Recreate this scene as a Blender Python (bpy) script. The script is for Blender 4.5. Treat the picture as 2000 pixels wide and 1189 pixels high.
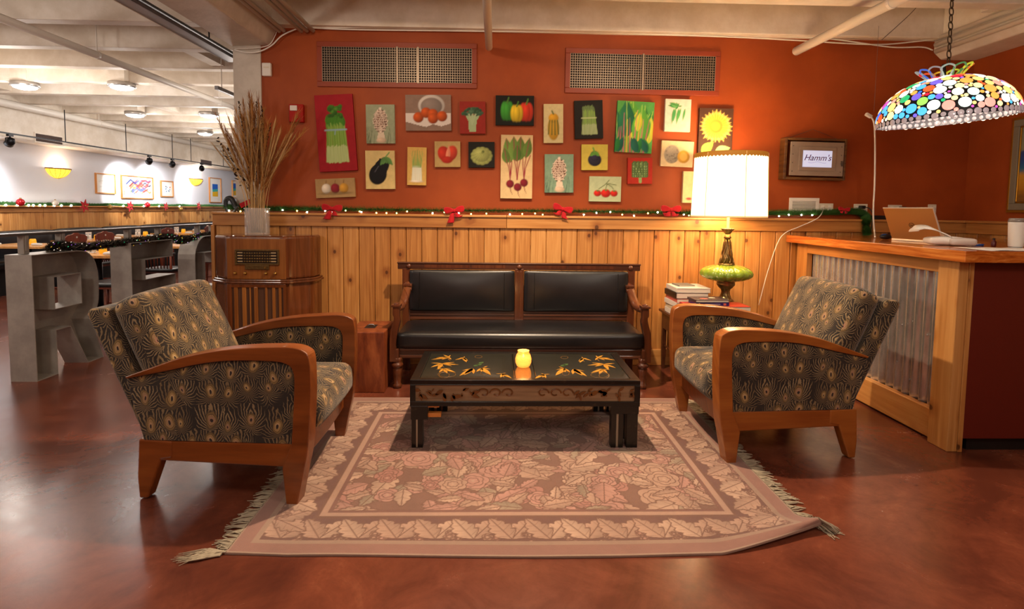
import bpy, bmesh, math, random
import numpy as np
from mathutils import Vector, Matrix, Euler
random.seed(7); rng = np.random.default_rng(7)
SC = bpy.context.scene
for o in list(bpy.data.objects): bpy.data.objects.remove(o)
COL = SC.collection
PI = math.pi

# ---------------------------------------------------------------- camera
F_PX, CY_PX, YAW, PITCH, ROLL = 1099.57, 485.4, .02853, .07095, .01191
_f = Vector((math.sin(YAW)*math.cos(PITCH), math.cos(YAW)*math.cos(PITCH), -math.sin(PITCH)))
_r0 = Vector((math.cos(YAW), -math.sin(YAW), 0)); _u0 = _r0.cross(_f)
_r = math.cos(ROLL)*_r0 + math.sin(ROLL)*_u0; _u = -math.sin(ROLL)*_r0 + math.cos(ROLL)*_u0
EYE = Vector((0, 0, 1.38))
cd = bpy.data.cameras.new('camera'); cam = bpy.data.objects.new('camera', cd); COL.objects.link(cam)
cd.sensor_width = 36; cd.lens = 36*F_PX/2000; cd.shift_y = -(594.5-CY_PX)/2000; cd.clip_start = .05
cam.matrix_world = Matrix(((_r.x, _u.x, -_f.x, EYE.x), (_r.y, _u.y, -_f.y, EYE.y), (_r.z, _u.z, -_f.z, EYE.z), (0, 0, 0, 1)))
SC.camera = cam
def ray(x, y): return (x-1000)/F_PX*_r - (y-CY_PX)/F_PX*_u + _f
def onZ(x, y, z=0): d = ray(x, y); return EYE + d*((z-EYE.z)/d.z)      # pixel -> point on a level surface
def onY(x, y, Y): d = ray(x, y); return EYE + d*(Y/d.y)                # pixel -> point on a plane facing the viewer
def onX(x, y, X): d = ray(x, y); return EYE + d*(X/d.x)                # pixel -> point on a side wall

# ---------------------------------------------------------------- world, exposure, lights
SC.view_settings.view_transform = 'Standard'; SC.view_settings.look = 'None'
SC.view_settings.exposure = 0.3; SC.view_settings.gamma = 1; SC.view_settings.use_curve_mapping = False
wd = bpy.data.worlds.new('world'); SC.world = wd; wd.use_nodes = True
wd.node_tree.nodes['Background'].inputs[0].default_value = (1, .86, .72, 1)
wd.node_tree.nodes['Background'].inputs[1].default_value = .15
def light(kind, name, loc, power, color, size=.1, target=None, spot=None, blend=.5, sizey=None):
    l = bpy.data.lights.new(name, kind); l.energy = power; l.color = color
    if kind == 'AREA':
        l.size = size
        if sizey: l.shape = 'RECTANGLE'; l.size_y = sizey
    else: l.shadow_soft_size = size
    if spot: l.spot_size = math.radians(spot); l.spot_blend = blend
    o = bpy.data.objects.new(name, l); COL.objects.link(o); o.location = loc
    if target is not None:
        o.rotation_euler = (Vector(target)-Vector(loc)).to_track_quat('-Z', 'Y').to_euler()
    return o
WARM = (1, .74, .50); NEUT = (1, .86, .72); COOL = (.96, .97, 1)
light('SPOT', 'lounge_downlight', (.22, 3.42, 2.85), 350, WARM, .04, (.2, 3.2, 0), 135, .8)
for x, y, z, e, c in ((-2.9, 1.6, 2.1, 52, NEUT), (2.0, 1.0, 2.1, 46, NEUT), (-.4, -.9, 2.1, 52, NEUT)): light('POINT', 'lounge_fill_light', (x, y, z), e, c, .22)  # added fill lamps without fixtures, brighten letters, joists and ceiling
for x, y, z, e in ((-5.4, 3.2, 2.5, 60), (-5.6, 6.6, 2.4, 45), (-5.0, 10.5, 2.4, 50), (-5.2, 14.5, 2.4, 45), (-3.1, 7.4, 2.15, 30)): light('POINT', 'dining_fill_light', (x, y, z), e, (1, .88, .78), .22)  # unseen fill lamps added to even out the dining room light
light('SPOT', 'wall_washer', (-.9, 3.0, 2.86), 45, WARM, .06, (-.6, 5.0, 1.75), 110, 1)
light('SPOT', 'wall_washer', (1.2, 3.0, 2.86), 45, WARM, .06, (1.2, 5.0, 1.75), 110, 1)

# ---------------------------------------------------------------- helpers: tags
def tag(o, label=None, cat=None, group=None, kind=None):
    if label: o['label'] = label
    if cat: o['category'] = cat
    if group: o['group'] = group
    if kind: o['kind'] = kind
    return o
def thing(name, label, cat, loc=(0, 0, 0), rz=0, group=None):
    o = bpy.data.objects.new(name, None); COL.objects.link(o); o.empty_display_size = .05
    o.location = loc; o.rotation_euler = (0, 0, rz)
    return tag(o, label, cat, group)
def struct(o, label=None): return tag(o, label, kind='structure')
def copy_tree(o, parent=None):
    c = o.copy(); COL.objects.link(c); c.parent = parent
    for ch in list(o.children): copy_tree(ch, c)
    return c

# ---------------------------------------------------------------- helpers: meshes
def lin(c):
    if isinstance(c, str): c = tuple(int(c[i:i+2], 16)/255 for i in (0, 2, 4))
    return tuple(x/12.92 if x <= .04045 else ((x+.055)/1.055)**2.4 for x in c[:3])
class MB:
    def __init__(s): s.v = []; s.f = []
    def add(s, vs, fs, m=None):
        n = len(s.v)
        s.v += [tuple(m @ Vector(p)) if m is not None else tuple(p) for p in vs]
        s.f += [tuple(i+n for i in q) for q in fs]; return s
    def box(s, x0, x1, y0, y1, z0, z1, m=None):
        return s.add([(x, y, z) for z in (z0, z1) for y in (y0, y1) for x in (x0, x1)],
                     [(0, 2, 3, 1), (4, 5, 7, 6), (0, 1, 5, 4), (2, 6, 7, 3), (0, 4, 6, 2), (1, 3, 7, 5)], m)
    def obox(s, c, size, rot=(0, 0, 0)):
        m = Matrix.Translation(c) @ Euler(rot).to_matrix().to_4x4(); a, b, d = [q/2 for q in size]
        return s.box(-a, a, -b, b, -d, d, m)
    def ring(s, pts, r, n, cap=True, closed=False, flat=None):
        pts = [Vector(p) for p in pts]; k = len(pts); rs = r if hasattr(r, '__len__') else [r]*k
        vs = []; fs = []; up = None
        for i, p in enumerate(pts):
            if closed: t = (pts[(i+1) % k]-pts[i-1]).normalized()
            else: t = (pts[min(i+1, k-1)]-pts[max(i-1, 0)]).normalized()
            if up is None:
                up = Vector((0, 0, 1)) if abs(t.z) < .9 else Vector((0, 1, 0))
            a = t.cross(up)
            if a.length < 1e-6: a = t.orthogonal()
            a.normalize(); b = a.cross(t).normalized(); up = b
            for j in range(n):
                an = 2*PI*j/n; fl = flat or 1
                vs.append(p + (a*math.cos(an) + b*math.sin(an)*fl)*rs[i])
        kk = k if closed else k-1
        for i in range(kk):
            for j in range(n):
                q = (i+1) % k
                fs.append((i*n+j, i*n+(j+1) % n, q*n+(j+1) % n, q*n+j))
        if cap and not closed:
            fs.append(tuple(range(n-1, -1, -1))); fs.append(tuple((k-1)*n+j for j in range(n)))
        return s.add(vs, fs)
    def tube(s, pts, r, n=8, cap=True, closed=False, flat=None): return s.ring(pts, r, n, cap, closed, flat)
    def cyl(s, a, b, r0, r1=None, n=16): return s.ring([a, b], [r0, r0 if r1 is None else r1], n)
    def lathe(s, prof, n=24, c=(0, 0, 0), cap=True, fn=None, m=None):
        vs = []; fs = []; k = len(prof)
        for i, (r, z) in enumerate(prof):
            for j in range(n):
                a = 2*PI*j/n; rr = r*(fn(a, i) if fn else 1)
                vs.append((c[0]+rr*math.cos(a), c[1]+rr*math.sin(a), c[2]+z))
        for i in range(k-1):
            for j in range(n): fs.append((i*n+j, i*n+(j+1) % n, (i+1)*n+(j+1) % n, (i+1)*n+j))
        if cap:
            fs.append(tuple(range(n-1, -1, -1))); fs.append(tuple((k-1)*n+j for j in range(n)))
        return s.add(vs, fs, m)
    def prism(s, poly, lo, hi, plane='xz', m=None):
        def P(a, b, d): return {'xz': (a, d, b), 'yz': (d, a, b), 'xy': (a, b, d)}[plane]
        n = len(poly); vs = [P(a, b, lo) for a, b in poly] + [P(a, b, hi) for a, b in poly]
        fs = [tuple(range(n)), tuple(range(2*n-1, n-1, -1))] + [(i, i+n, (i+1) % n+n, (i+1) % n) for i in range(n)]
        return s.add(vs, fs, m)
    def ball(s, c, r, nu=12, nv=8, sc=(1, 1, 1), m=None):
        vs = [(c[0], c[1], c[2]-r*sc[2])]; fs = []
        for i in range(1, nv):
            ph = -PI/2+PI*i/nv
            for j in range(nu):
                a = 2*PI*j/nu
                vs.append((c[0]+r*sc[0]*math.cos(ph)*math.cos(a), c[1]+r*sc[1]*math.cos(ph)*math.sin(a), c[2]+r*sc[2]*math.sin(ph)))
        vs.append((c[0], c[1], c[2]+r*sc[2])); e = len(vs)-1
        for j in range(nu):
            fs.append((0, 1+(j+1) % nu, 1+j)); fs.append((e, e-nu+j, e-nu+(j+1) % nu))
            for i in range(nv-2): fs.append((1+i*nu+j, 1+i*nu+(j+1) % nu, 1+(i+1)*nu+(j+1) % nu, 1+(i+1)*nu+j))
        return s.add(vs, fs, m)
    def pillow(s, w, d, h, r, n=10, bulge=0., m=None, ax=(1, 1, 1)):
        """soft box of size w,d,h centred on the origin, corner radius r, faces swollen by bulge"""
        bm = bmesh.new(); bmesh.ops.create_cube(bm, size=2)
        bmesh.ops.subdivide_edges(bm, edges=bm.edges[:], cuts=n, use_grid_fill=True)
        hs = Vector((w/2, d/2, h/2))
        for v in bm.verts:
            p = v.co.copy(); q = Vector([math.sin(c*PI/2)*.5+c*.5 for c in p])
            p3 = Vector((q.x*hs.x, q.y*hs.y, q.z*hs.z))
            core = Vector([max(-(hs[i]-r), min(hs[i]-r, p3[i])) for i in range(3)])
            dd = p3-core
            if dd.length > 1e-6: p3 = core+dd.normalized()*r
            k = [1-(p3[i]/hs[i])**2 for i in range(3)]
            for i in range(3):
                o = [j for j in range(3) if j != i]
                p3[i] *= 1+ax[i]*bulge*max(0, k[o[0]])*max(0, k[o[1]])/hs[i]
            v.co = p3
        bm.verts.ensure_lookup_table()
        vs = [v.co[:] for v in bm.verts]; fs = [tuple(v.index for v in f.verts) for f in bm.faces]; bm.free()
        return s.add(vs, fs, m)
    def build(s, name, mat=None, parent=None, smooth=False, bevel=0, seg=2, uv=None, loc=None, rot=None):
        me = bpy.data.meshes.new(name); me.from_pydata(s.v, [], s.f); me.update()
        bm = bmesh.new(); bm.from_mesh(me); bmesh.ops.recalc_face_normals(bm, faces=bm.faces); bm.to_mesh(me); bm.free()
        if mat: me.materials.append(mat)
        if smooth: me.polygons.foreach_set('use_smooth', [True]*len(me.polygons))
        if uv:
            L = me.uv_layers.new(name='UVMap'); co = np.empty(len(me.vertices)*3); me.vertices.foreach_get('co', co); co = co.reshape(-1, 3)
            vi = np.empty(len(me.loops), int); me.loops.foreach_get('vertex_index', vi); out = np.empty((len(vi), 2))
            for p in me.polygons:
                nx, ny, nz = map(abs, p.normal); ids = slice(p.loop_start, p.loop_start+p.loop_total); c = co[vi[ids]]
                if uv == 'yz' or (uv == 'box' and nx >= ny and nx >= nz): out[ids] = c[:, [1, 2]]
                elif uv == 'xz' or (uv == 'box' and ny >= nz): out[ids] = c[:, [0, 2]]
                else: out[ids] = c[:, [1, 0]]
            L.data.foreach_set('uv', out.ravel())
        o = bpy.data.objects.new(name, me); COL.objects.link(o)
        if parent: o.parent = parent
        if loc is not None: o.location = loc
        if rot is not None: o.rotation_euler = rot
        if bevel:
            b = o.modifiers.new('bevel', 'BEVEL'); b.width = bevel; b.segments = seg; b.limit_method = 'ANGLE'; b.angle_limit = math.radians(35)
            b.harden_normals = False
            if not smooth:
                me.polygons.foreach_set('use_smooth', [False]*len(me.polygons))
        return o
def box(name, x0, x1, y0, y1, z0, z1, mat, parent=None, bevel=0, **k): return MB().box(x0, x1, y0, y1, z0, z1).build(name, mat, parent, bevel=bevel, **k)
def spline(pts, n=8, closed=False):
    """Catmull-Rom through points of any dimension"""
    P = [np.array(p, float) for p in pts]; k = len(P); out = []
    rngk = range(k) if closed else range(k-1)
    for i in rngk:
        a = P[(i-1) % k] if closed or i > 0 else 2*P[0]-P[1]; b = P[i]; c = P[(i+1) % k]
        d = P[(i+2) % k] if closed or i+2 < k else 2*P[-1]-P[-2]
        for j in range(n):
            t = j/n; out.append(.5*((2*b)+(-a+c)*t+(2*a-5*b+4*c-d)*t*t+(-a+3*b-3*c+d)*t**3))
    if not closed: out.append(P[-1])
    return [tuple(p) for p in out]
def text_mesh(name, body, size, mat, parent, loc, rot, shear=0, extrude=.001, align='CENTER', spacing=1):
    cu = bpy.data.curves.new(name, 'FONT'); cu.body = body; cu.size = size; cu.shear = shear; cu.extrude = extrude
    cu.align_x = align; cu.align_y = 'CENTER'; cu.space_character = spacing; cu.resolution_u = 3
    t = bpy.data.objects.new(name, cu); COL.objects.link(t); dg = bpy.context.evaluated_depsgraph_get()
    me = bpy.data.meshes.new_from_object(t.evaluated_get(dg)); bpy.data.objects.remove(t); bpy.data.curves.remove(cu)
    me.materials.clear(); me.materials.append(mat)
    o = bpy.data.objects.new(name, me); COL.objects.link(o); o.parent = parent; o.location = loc; o.rotation_euler = rot
    return o

# ---------------------------------------------------------------- helpers: materials
class G:
    def __init__(s, nt): s.nt = nt; s.n = nt.nodes; s.l = nt.links
    def _in(s, sock, v):
        if isinstance(v, (int, float)): sock.default_value = v
        elif isinstance(v, (tuple, list)): sock.default_value = (*v, 1) if sock.type == 'RGBA' and len(v) == 3 else v
        elif v is not None: s.l.new(v, sock)
    def math(s, op, a, b=None, c=None):
        n = s.n.new('ShaderNodeMath'); n.operation = op
        for i, v in enumerate((a, b, c)):
            if v is not None: s._in(n.inputs[i], v)
        return n.outputs[0]
    def add(s, a, b): return s.math('ADD', a, b)
    def sub(s, a, b): return s.math('SUBTRACT', a, b)
    def mul(s, a, b): return s.math('MULTIPLY', a, b)
    def div(s, a, b): return s.math('DIVIDE', a, b)
    def sm(s, x, a, b, lo=0., hi=1.):
        n = s.n.new('ShaderNodeMapRange'); n.interpolation_type = 'SMOOTHSTEP'; s._in(n.inputs[0], x)
        for i, v in zip((1, 2, 3, 4), (a, b, lo, hi)): s._in(n.inputs[i], v)
        return n.outputs[0]
    def co(s, k='Object'): return s.n.new('ShaderNodeTexCoord').outputs[k]
    def rand(s): return s.n.new('ShaderNodeObjectInfo').outputs['Random']
    def attr(s, nm): n = s.n.new('ShaderNodeAttribute'); n.attribute_name = nm; return n.outputs['Color']
    def map(s, v, scale=(1, 1, 1), loc=(0, 0, 0), rot=(0, 0, 0)):
        n = s.n.new('ShaderNodeMapping'); s._in(n.inputs[0], v); n.inputs[1].default_value = loc; n.inputs[2].default_value = rot; n.inputs[3].default_value = scale
        return n.outputs[0]
    def vadd(s, a, b): n = s.n.new('ShaderNodeVectorMath'); s._in(n.inputs[0], a); s._in(n.inputs[1], b); return n.outputs[0]
    def vsub(s, a, b): n = s.n.new('ShaderNodeVectorMath'); n.operation = 'SUBTRACT'; s._in(n.inputs[0], a); s._in(n.inputs[1], b); return n.outputs[0]
    def sep(s, v): n = s.n.new('ShaderNodeSeparateXYZ'); s._in(n.inputs[0], v); return n.outputs
    def comb(s, x, y, z=0.):
        n = s.n.new('ShaderNodeCombineXYZ')
        for i, v in enumerate((x, y, z)): s._in(n.inputs[i], v)
        return n.outputs[0]
    def noise(s, v, scale=5, detail=3, rough=.5, dist=0., col=False):
        n = s.n.new('ShaderNodeTexNoise'); s._in(n.inputs['Vector'], v); n.inputs['Scale'].default_value = scale; n.inputs['Detail'].default_value = detail
        n.inputs['Roughness'].default_value = rough; n.inputs['Distortion'].default_value = dist
        return n.outputs['Color' if col else 'Fac']
    def vor(s, v, scale=5, feat='F1', rand=1., dims='3D'):
        n = s.n.new('ShaderNodeTexVoronoi'); n.voronoi_dimensions = dims; n.feature = feat; s._in(n.inputs['Vector'], v)
        n.inputs['Scale'].default_value = scale; n.inputs['Randomness'].default_value = rand
        return n.outputs
    def ramp(s, x, stops, interp='LINEAR'):
        n = s.n.new('ShaderNodeValToRGB'); s._in(n.inputs[0], x); r = n.color_ramp; r.interpolation = interp
        while len(r.elements) < len(stops): r.elements.new(.5)
        for e, (p, c) in zip(r.elements, stops): e.position = p; e.color = (*lin(c), 1)
        return n.outputs[0]
    def mix(s, f, a, b, mode='MIX'):
        n = s.n.new('ShaderNodeMix'); n.data_type = 'RGBA'; n.blend_type = mode; s._in(n.inputs[0], f)
        s._in(n.inputs[6], lin(a) if isinstance(a, str) else a); s._in(n.inputs[7], lin(b) if isinstance(b, str) else b)
        return n.outputs[2]
    def bump(s, h, strength=.3, dist=.01):
        n = s.n.new('ShaderNodeBump'); s._in(n.inputs['Height'], h); n.inputs['Strength'].default_value = strength; n.inputs['Distance'].default_value = dist
        return n.outputs[0]
MATS = {}
def mat(name, base='808080', rough=.5, metal=0., fn=None, **k):
    m = bpy.data.materials.new(name); m.use_nodes = True; b = m.node_tree.nodes['Principled BSDF']; g = G(m.node_tree)
    d = dict(k); d.setdefault('Base Color', lin(base)); d.setdefault('Roughness', rough); d.setdefault('Metallic', metal)
    if fn: d.update(fn(g))
    for kk, v in d.items(): g._in(b.inputs[kk], v)
    MATS[name] = m; return m
def emit(name, color, strength, base=None):
    return mat(name, base or color, .5, **{'Emission Color': lin(color), 'Emission Strength': strength})
def wood(name, c0, c1, c2, axis='z', rough=.4, knots=0., fine=60., ring=9., coat=0., seedmul=37., bump=.15):
    """plank wood: long grain on one axis, rings, optional knots; each object takes its own offset"""
    def fn(g):
        sp = g.sep(g.co()); o = {'x': (1, 2, 0), 'y': (0, 2, 1), 'z': (0, 1, 2)}[axis]
        r = g.mul(g.rand(), seedmul); a = g.add(g.add(sp[o[0]], r), g.mul(sp[o[1]], .6)); l = g.add(sp[o[2]], g.mul(r, 1.7))
        vec = g.comb(a, l, 0.)
        kd = 0.
        if knots:
            v = g.vor(g.map(vec, (7.3, 2.3, 1)), 1., 'F1', .9, '2D'); lv = g.vsub(g.map(vec, (7.3, 2.3, 1)), v['Position']); ls = g.sep(lv)
            kr = g.math('SQRT', g.add(g.math('POWER', ls[0], 2.), g.math('POWER', g.mul(ls[1], 2.3), 2.)))
            on = g.math('LESS_THAN', g.sep(v['Color'])[0], knots)
            kd = g.mul(g.sm(kr, .06, .115, 1, 0), on); halo = g.mul(g.sm(kr, .05, .42, 1, 0), on)
        gr = g.noise(g.map(vec, (ring, .55, 1)), 1., 2, .5, .6)
        rings = g.math('SINE', g.mul(gr, 42.))
        fi = g.noise(g.map(vec, (fine, 1.6, 1)), 1., 4, .65)
        f = g.add(g.add(g.mul(rings, .06), g.mul(fi, .6)), g.mul(g.sub(g.rand(), .5), .28))
        if knots: f = g.sub(f, g.mul(halo, .28))
        c = g.ramp(g.add(f, .2), [(.18, c0), (.5, c1), (.82, c2)])
        if knots: c = g.mix(g.mul(kd, .85), c, '4a2408')
        d = {'Base Color': c, 'Roughness': g.add(g.mul(fi, .18), rough-.09), 'Normal': g.bump(fi, bump, .004)}
        if coat: d['Coat Weight'] = coat; d['Coat Roughness'] = .12
        return d
    return mat(name, fn=fn)
wood('pine', '8e5626', 'b67e42', 'd09e60', 'z', .42, .55)
wood('pine_x', '8e5626', 'b67e42', 'd09e60', 'x', .42, .32)
wood('pine_y', '8e5626', 'b67e42', 'd09e60', 'y', .42, .32)
wood('counter_wood', '8a3c12', 'bb6020', 'd98a3c', 'y', .3, 0, 40, 5, .5)
wood('chair_wood', '5a2a0c', '86471a', 'a66428', 'x', .34, 0, 30, 3, .35, bump=.05)
wood('bench_wood', '26120a', '442212', '5e3520', 'x', .34, 0, 70, 7, .4)
wood('bench_wood_z', '34180c', '542a16', '704022', 'z', .3, 0, 50, 6, .5)
wood('radio_wood', '643614', '845022', '9c642e', 'z', .3, 0, 55, 4, .5, bump=.05)
wood('radio_burl', '3a1c0c', '5c3016', '7c4624', 'z', .22, 0, 22, 9, .6, bump=.05)
wood('table_pine', 'b87a3a', 'd99a52', 'edb878', 'y', .35, 0, 40, 5, .2)
wood('cherry', '4c1c10', '6b2c1a', '8a4226', 'z', .35, 0, 40, 5, .3)
wood('side_wood', '2e1408', '4a2410', '633418', 'x', .4, 0, 50, 5, .2)
wood('frame_oak', '9a5a26', 'c07c3c', 'd69a58', 'z', .4, 0, 50, 5)
mat('red_wall', fn=lambda g: {'Base Color': g.mix(g.sm(g.noise(g.co(), 2.2, 4, .6), .3, .75), '923f14', 'a24a1a'), 'Roughness': .55, 'Specular IOR Level': .3,
    'Normal': g.bump(g.noise(g.co(), 90, 3, .6), .06, .004)})
mat('white_wall', fn=lambda g: {'Base Color': g.mix(g.noise(g.co(), 1.5, 4), 'cfd0d6', 'dcdce2'), 'Roughness': .6})
mat('ceiling_white', fn=lambda g: {'Base Color': g.mix(g.sm(g.noise(g.co(), 3.5, 5, .65), .35, .7), 'd6cab9', 'e8dfd3'), 'Roughness': .6,
    'Normal': g.bump(g.noise(g.co(), 25, 4, .6), .15, .01)})
mat('concrete_paint', fn=lambda g: {'Base Color': g.mix(g.sm(g.noise(g.co(), 5, 5, .65), .3, .7), 'bdb4a7', 'd0c8bc'), 'Roughness': .6,
    'Normal': g.bump(g.noise(g.co(), 30, 4, .6), .2, .01)})
mat('pipe_white', 'e2ddd4', .35); mat('cable_white', 'e6e2da', .5); mat('black_metal', '16161a', .4, .6); mat('black_plastic', '141416', .45)
mat('conduit', 'b9b2a6', .45); mat('tray_metal', '8b8b90', .4, .5); mat('white_plastic', 'e4e0d8', .4); mat('outlet', 'd9d0bd', .4)
def _floor(g):
    p = g.co(); n1 = g.noise(g.map(p, (1, 1, 1)), .9, 6, .62, 1.1); n2 = g.noise(p, 3.4, 6, .7, .8); n3 = g.noise(p, 38, 4, .7)
    c = g.ramp(g.add(g.mul(n1, .65), g.mul(n2, .35)), [(.3, '42201a'), (.45, '5f3022'), (.56, '763e2b'), (.7, '955a3e')])
    c = g.mix(g.mul(g.sm(n3, .45, .75), .25), c, '54301f')
    return {'Base Color': c, 'Roughness': g.add(g.mul(n2, .16), .17), 'Normal': g.bump(g.add(n3, g.mul(n2, 2.)), .03, .01), 'Specular IOR Level': .55}
mat('floor_concrete', fn=_floor)
# ================================================================ structure
M = MATS
WY = 5.0           # face of the red back wall
XR, XL = 4.24, -7.8
COLL, COLR = -2.268, -2.032
struct(box('floor', -8, 5, -2.5, 18.2, -.12, 0, M['floor_concrete']))
ceil = struct(box('ceiling', -8, 5, -2.5, 18.2, 3.25, 3.4, M['ceiling_white']))
jo = MB().box(-7.8, 4.24, 0, .13, 2.9, 3.26)
j0 = None
for k in range(-8, 17):
    y = 4.90+.815*k
    if j0 is None: j0 = jo.build('joist', M['ceiling_white'], ceil, bevel=.008)
    o = j0 if k == -8 else j0.copy()
    if k != -8: COL.objects.link(o)
    o.location = (0, y, 0)
for xa, xb, k in ((-6.9, -6.1, 3), (-5.5, -4.8, 5), (-3.2, -2.9, 1)):
    box('joist_bridging', xa, xa+.14, 4.90+.815*k+.13, 4.90+.815*(k+1), 2.93, 3.25, M['ceiling_white'], ceil)
struct(box('wall_back', COLR, XR+.2, WY, WY+.18, 1.2, 3.25, M['red_wall']))
struct(box('wall_back_lower', -2.42, XR+.2, 4.945, WY+.18, 0, 1.28, M['pine_x']))
struct(box('wall_right', XR, XR+.2, -2.5, WY, 0, 3.25, M['red_wall']))
struct(box('wall_left', XL-.2, XL, -2.5, 18.2, 0, 3.25, M['white_wall']))
struct(box('wall_end', XL, XR, 18.0, 18.2, 0, 3.25, M['white_wall']))
struct(box('wall_front', XL, XR, -2.5, -2.3, 0, 3.25, M['red_wall']))
struct(box('wall_behind', XR, XR+.2, WY+.18, 18.2, 0, 3.25, M['white_wall']))
col = struct(box('trim_column', COLL, COLR, 4.985, 5.3, 0, 2.76, M['concrete_paint'], bevel=.006))
bm_ = MB().prism([(-2.28, 3.26), (-2.28, 2.735), (-1.96, 2.75), (-1.90, 2.885), (-1.90, 3.26)], -2.3, 5.25)
struct(bm_.build('trim_beam_left', M['concrete_paint'], bevel=.012))
rb = MB().prism([(3.86, 3.26), (3.86, 2.80), (3.93, 2.74), (4.24, 2.74), (4.24, 3.26)], -2.3, 5.0)
struct(rb.build('trim_beam_right', M['ceiling_white'], bevel=.01))

# wainscot of the back wall: planks, header boards, ledge, baseboard
wains = struct(bpy.data.objects.new('trim_wainscot_back', None)); COL.objects.link(wains)
pw = .1362
pk = None; x = -2.42
while x < XR-.01:
    w = min(pw, XR-x)
    if pk is None or w < pw-.001:
        o = MB().box(.002, w-.002, 4.925, 4.947, .03, 1.215).build('plank', M['pine'], wains, bevel=.006, seg=1)
        if pk is None: pk = o
    else: o = pk.copy(); COL.objects.link(o)
    o.location = (x, 0, 0); x += pw
for a, b in ((-2.435, .09), (.092, 2.03), (2.032, XR)):
    box('header_board', a, b, 4.903, 4.945, 1.208, 1.302, M['pine_x'], wains, bevel=.004)
    box('ledge_board', a, b, 4.888, 5.0, 1.302, 1.322, M['pine_x'], wains, bevel=.003)
for a, b in ((-2.42, .7), (.702, XR)): box('baseboard', a, b, 4.905, 4.945, 0, .142, M['pine_x'], wains, bevel=.004)
box('end_trim', -2.45, -2.42, 4.90, 5.18, 0, 1.21, M['pine'], wains, bevel=.004)
wr = struct(bpy.data.objects.new('trim_wainscot_right', None)); COL.objects.link(wr)
pk = None; y = WY-.06
while y > 1.5:
    if pk is None: pk = MB().box(4.205, 4.24, -pw+.0012, -.0012, .03, 1.215).build('plank', M['pine'], wr, bevel=.004, seg=1); o = pk
    else: o = pk.copy(); COL.objects.link(o)
    o.location = (0, y, 0); y -= pw
for a, b in ((2.7, 4.94), (.5, 2.698)):
    box('header_board', 4.185, 4.24, a, b, 1.208, 1.302, M['pine_y'], wr, bevel=.004)
    box('ledge_board', 4.16, 4.24, a, b, 1.302, 1.322, M['pine_y'], wr, bevel=.003)

# wainscot of the dining room wall
wl = struct(bpy.data.objects.new('trim_wainscot_left', None)); COL.objects.link(wl)
pk = None; y = 5.0
while y < 17.9:
    if pk is None: pk = MB().box(XL, XL+.03, .0012, pw-.0012, .3, 1.225).build('plank', M['pine'], wl, bevel=.004, seg=1); o = pk
    else: o = pk.copy(); COL.objects.link(o)
    o.location = (0, y, 0); y += pw
for a in np.arange(5, 17.9, 2.44):
    box('header_board', XL, XL+.05, a, a+2.436, 1.225, 1.315, M['pine_y'], wl, bevel=.004)
    box('ledge_board', XL, XL+.12, a, a+2.436, 1.315, 1.335, M['pine_y'], wl, bevel=.003)
# soffit along the dining wall
sof = struct(box('trim_soffit', XL, XL+.5, 3, 18, 2.36, 3.26, M['ceiling_white'], bevel=.006))
# ================================================================ lounge furniture
def _peacock(g):
    uv = g.co('UV'); wn = g.sep(g.noise(uv, 11, 2, col=True)); us = g.sep(uv)
    p = g.comb(g.div(g.add(us[0], g.mul(g.sub(wn[0], .5), .045)), .104), g.div(g.add(us[1], g.mul(g.sub(wn[1], .5), .045)), .116))
    v = g.vor(p, 1., 'F1', .7, '2D'); ls = g.sep(g.vsub(p, v['Position'])); rc = g.sep(v['Color'])
    sz = g.add(g.mul(rc[0], .6), .6)                         # feather size per cell
    x = g.div(ls[0], sz); y = g.div(ls[1], sz)
    r = g.math('SQRT', g.add(g.math('POWER', g.mul(x, 1.35), 2.), g.math('POWER', y, 2.)))
    th = g.math('ABSOLUTE', g.math('ARCTAN2', x, g.add(y, .30))); nz = g.noise(uv, 45, 2)
    ph = g.add(g.add(g.mul(g.add(th, g.mul(r, .75)), 21.), g.mul(nz, 6.)), g.mul(rc[1], 6.))
    barb = g.math('SINE', ph)
    thr = g.sm(g.sub(barb, g.sub(g.mul(r, 1.15), .30)), -.22, .3)
    gold = g.mix(rc[2], '6e5a3c', '8a7655'); dark = g.mix(g.noise(uv, 7, 2), '0f0a07', '2b1f14')
    c = g.mix(thr, dark, gold)
    c = g.mix(g.mul(g.sm(r, .36, .33), .75), c, '4c3b22')
    c = g.mix(g.sm(r, .29, .275), c, g.mix(rc[1], '82693c', '6c552e'))
    c = g.mix(g.mul(g.sm(r, .235, .225), .8), c, '4a3419')
    ray_ = g.sm(g.math('SINE', g.mul(g.math('ARCTAN2', x, y), 26.)), -.3, .6)
    c = g.mix(g.sm(r, .215, .20), c, g.mix(ray_, '7c6236', g.mix(rc[2], 'b4965e', 'a8876a')))
    c = g.mix(g.sm(r, .115, .105), c, g.mix(rc[2], 'b99c70', '9a6f5c'))
    hr = g.math('SQRT', g.add(g.math('POWER', g.mul(x, 1.5), 2.), g.math('POWER', g.add(y, .03), 2.)))
    c = g.mix(g.sm(hr, .085, .07), c, '24120c')
    return {'Base Color': c, 'Roughness': .85, 'Sheen Weight': .2, 'Sheen Roughness': .5, 'Normal': g.bump(g.add(thr, g.noise(uv, 400, 2)), .35, .003)}
mat('peacock_fabric', fn=_peacock)
mat('black_leather', fn=lambda g: {'Base Color': g.mix(g.noise(g.co(), 6, 4), '0c0c0d', '17161a'), 'Roughness': g.add(g.mul(g.noise(g.co(), 5, 3), .15), .27),
    'Normal': g.bump(g.vor(g.co(), 320)['Distance'], .06, .002), 'Specular IOR Level': .6})
mat('black_lacquer', fn=lambda g: {'Base Color': '', 'Roughness': .25} and {'Base Color': g.mix(g.sm(g.noise(g.co(), 30, 4), .62, .7), '0b0a09', '2a2018'), 'Roughness': .28})
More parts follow.
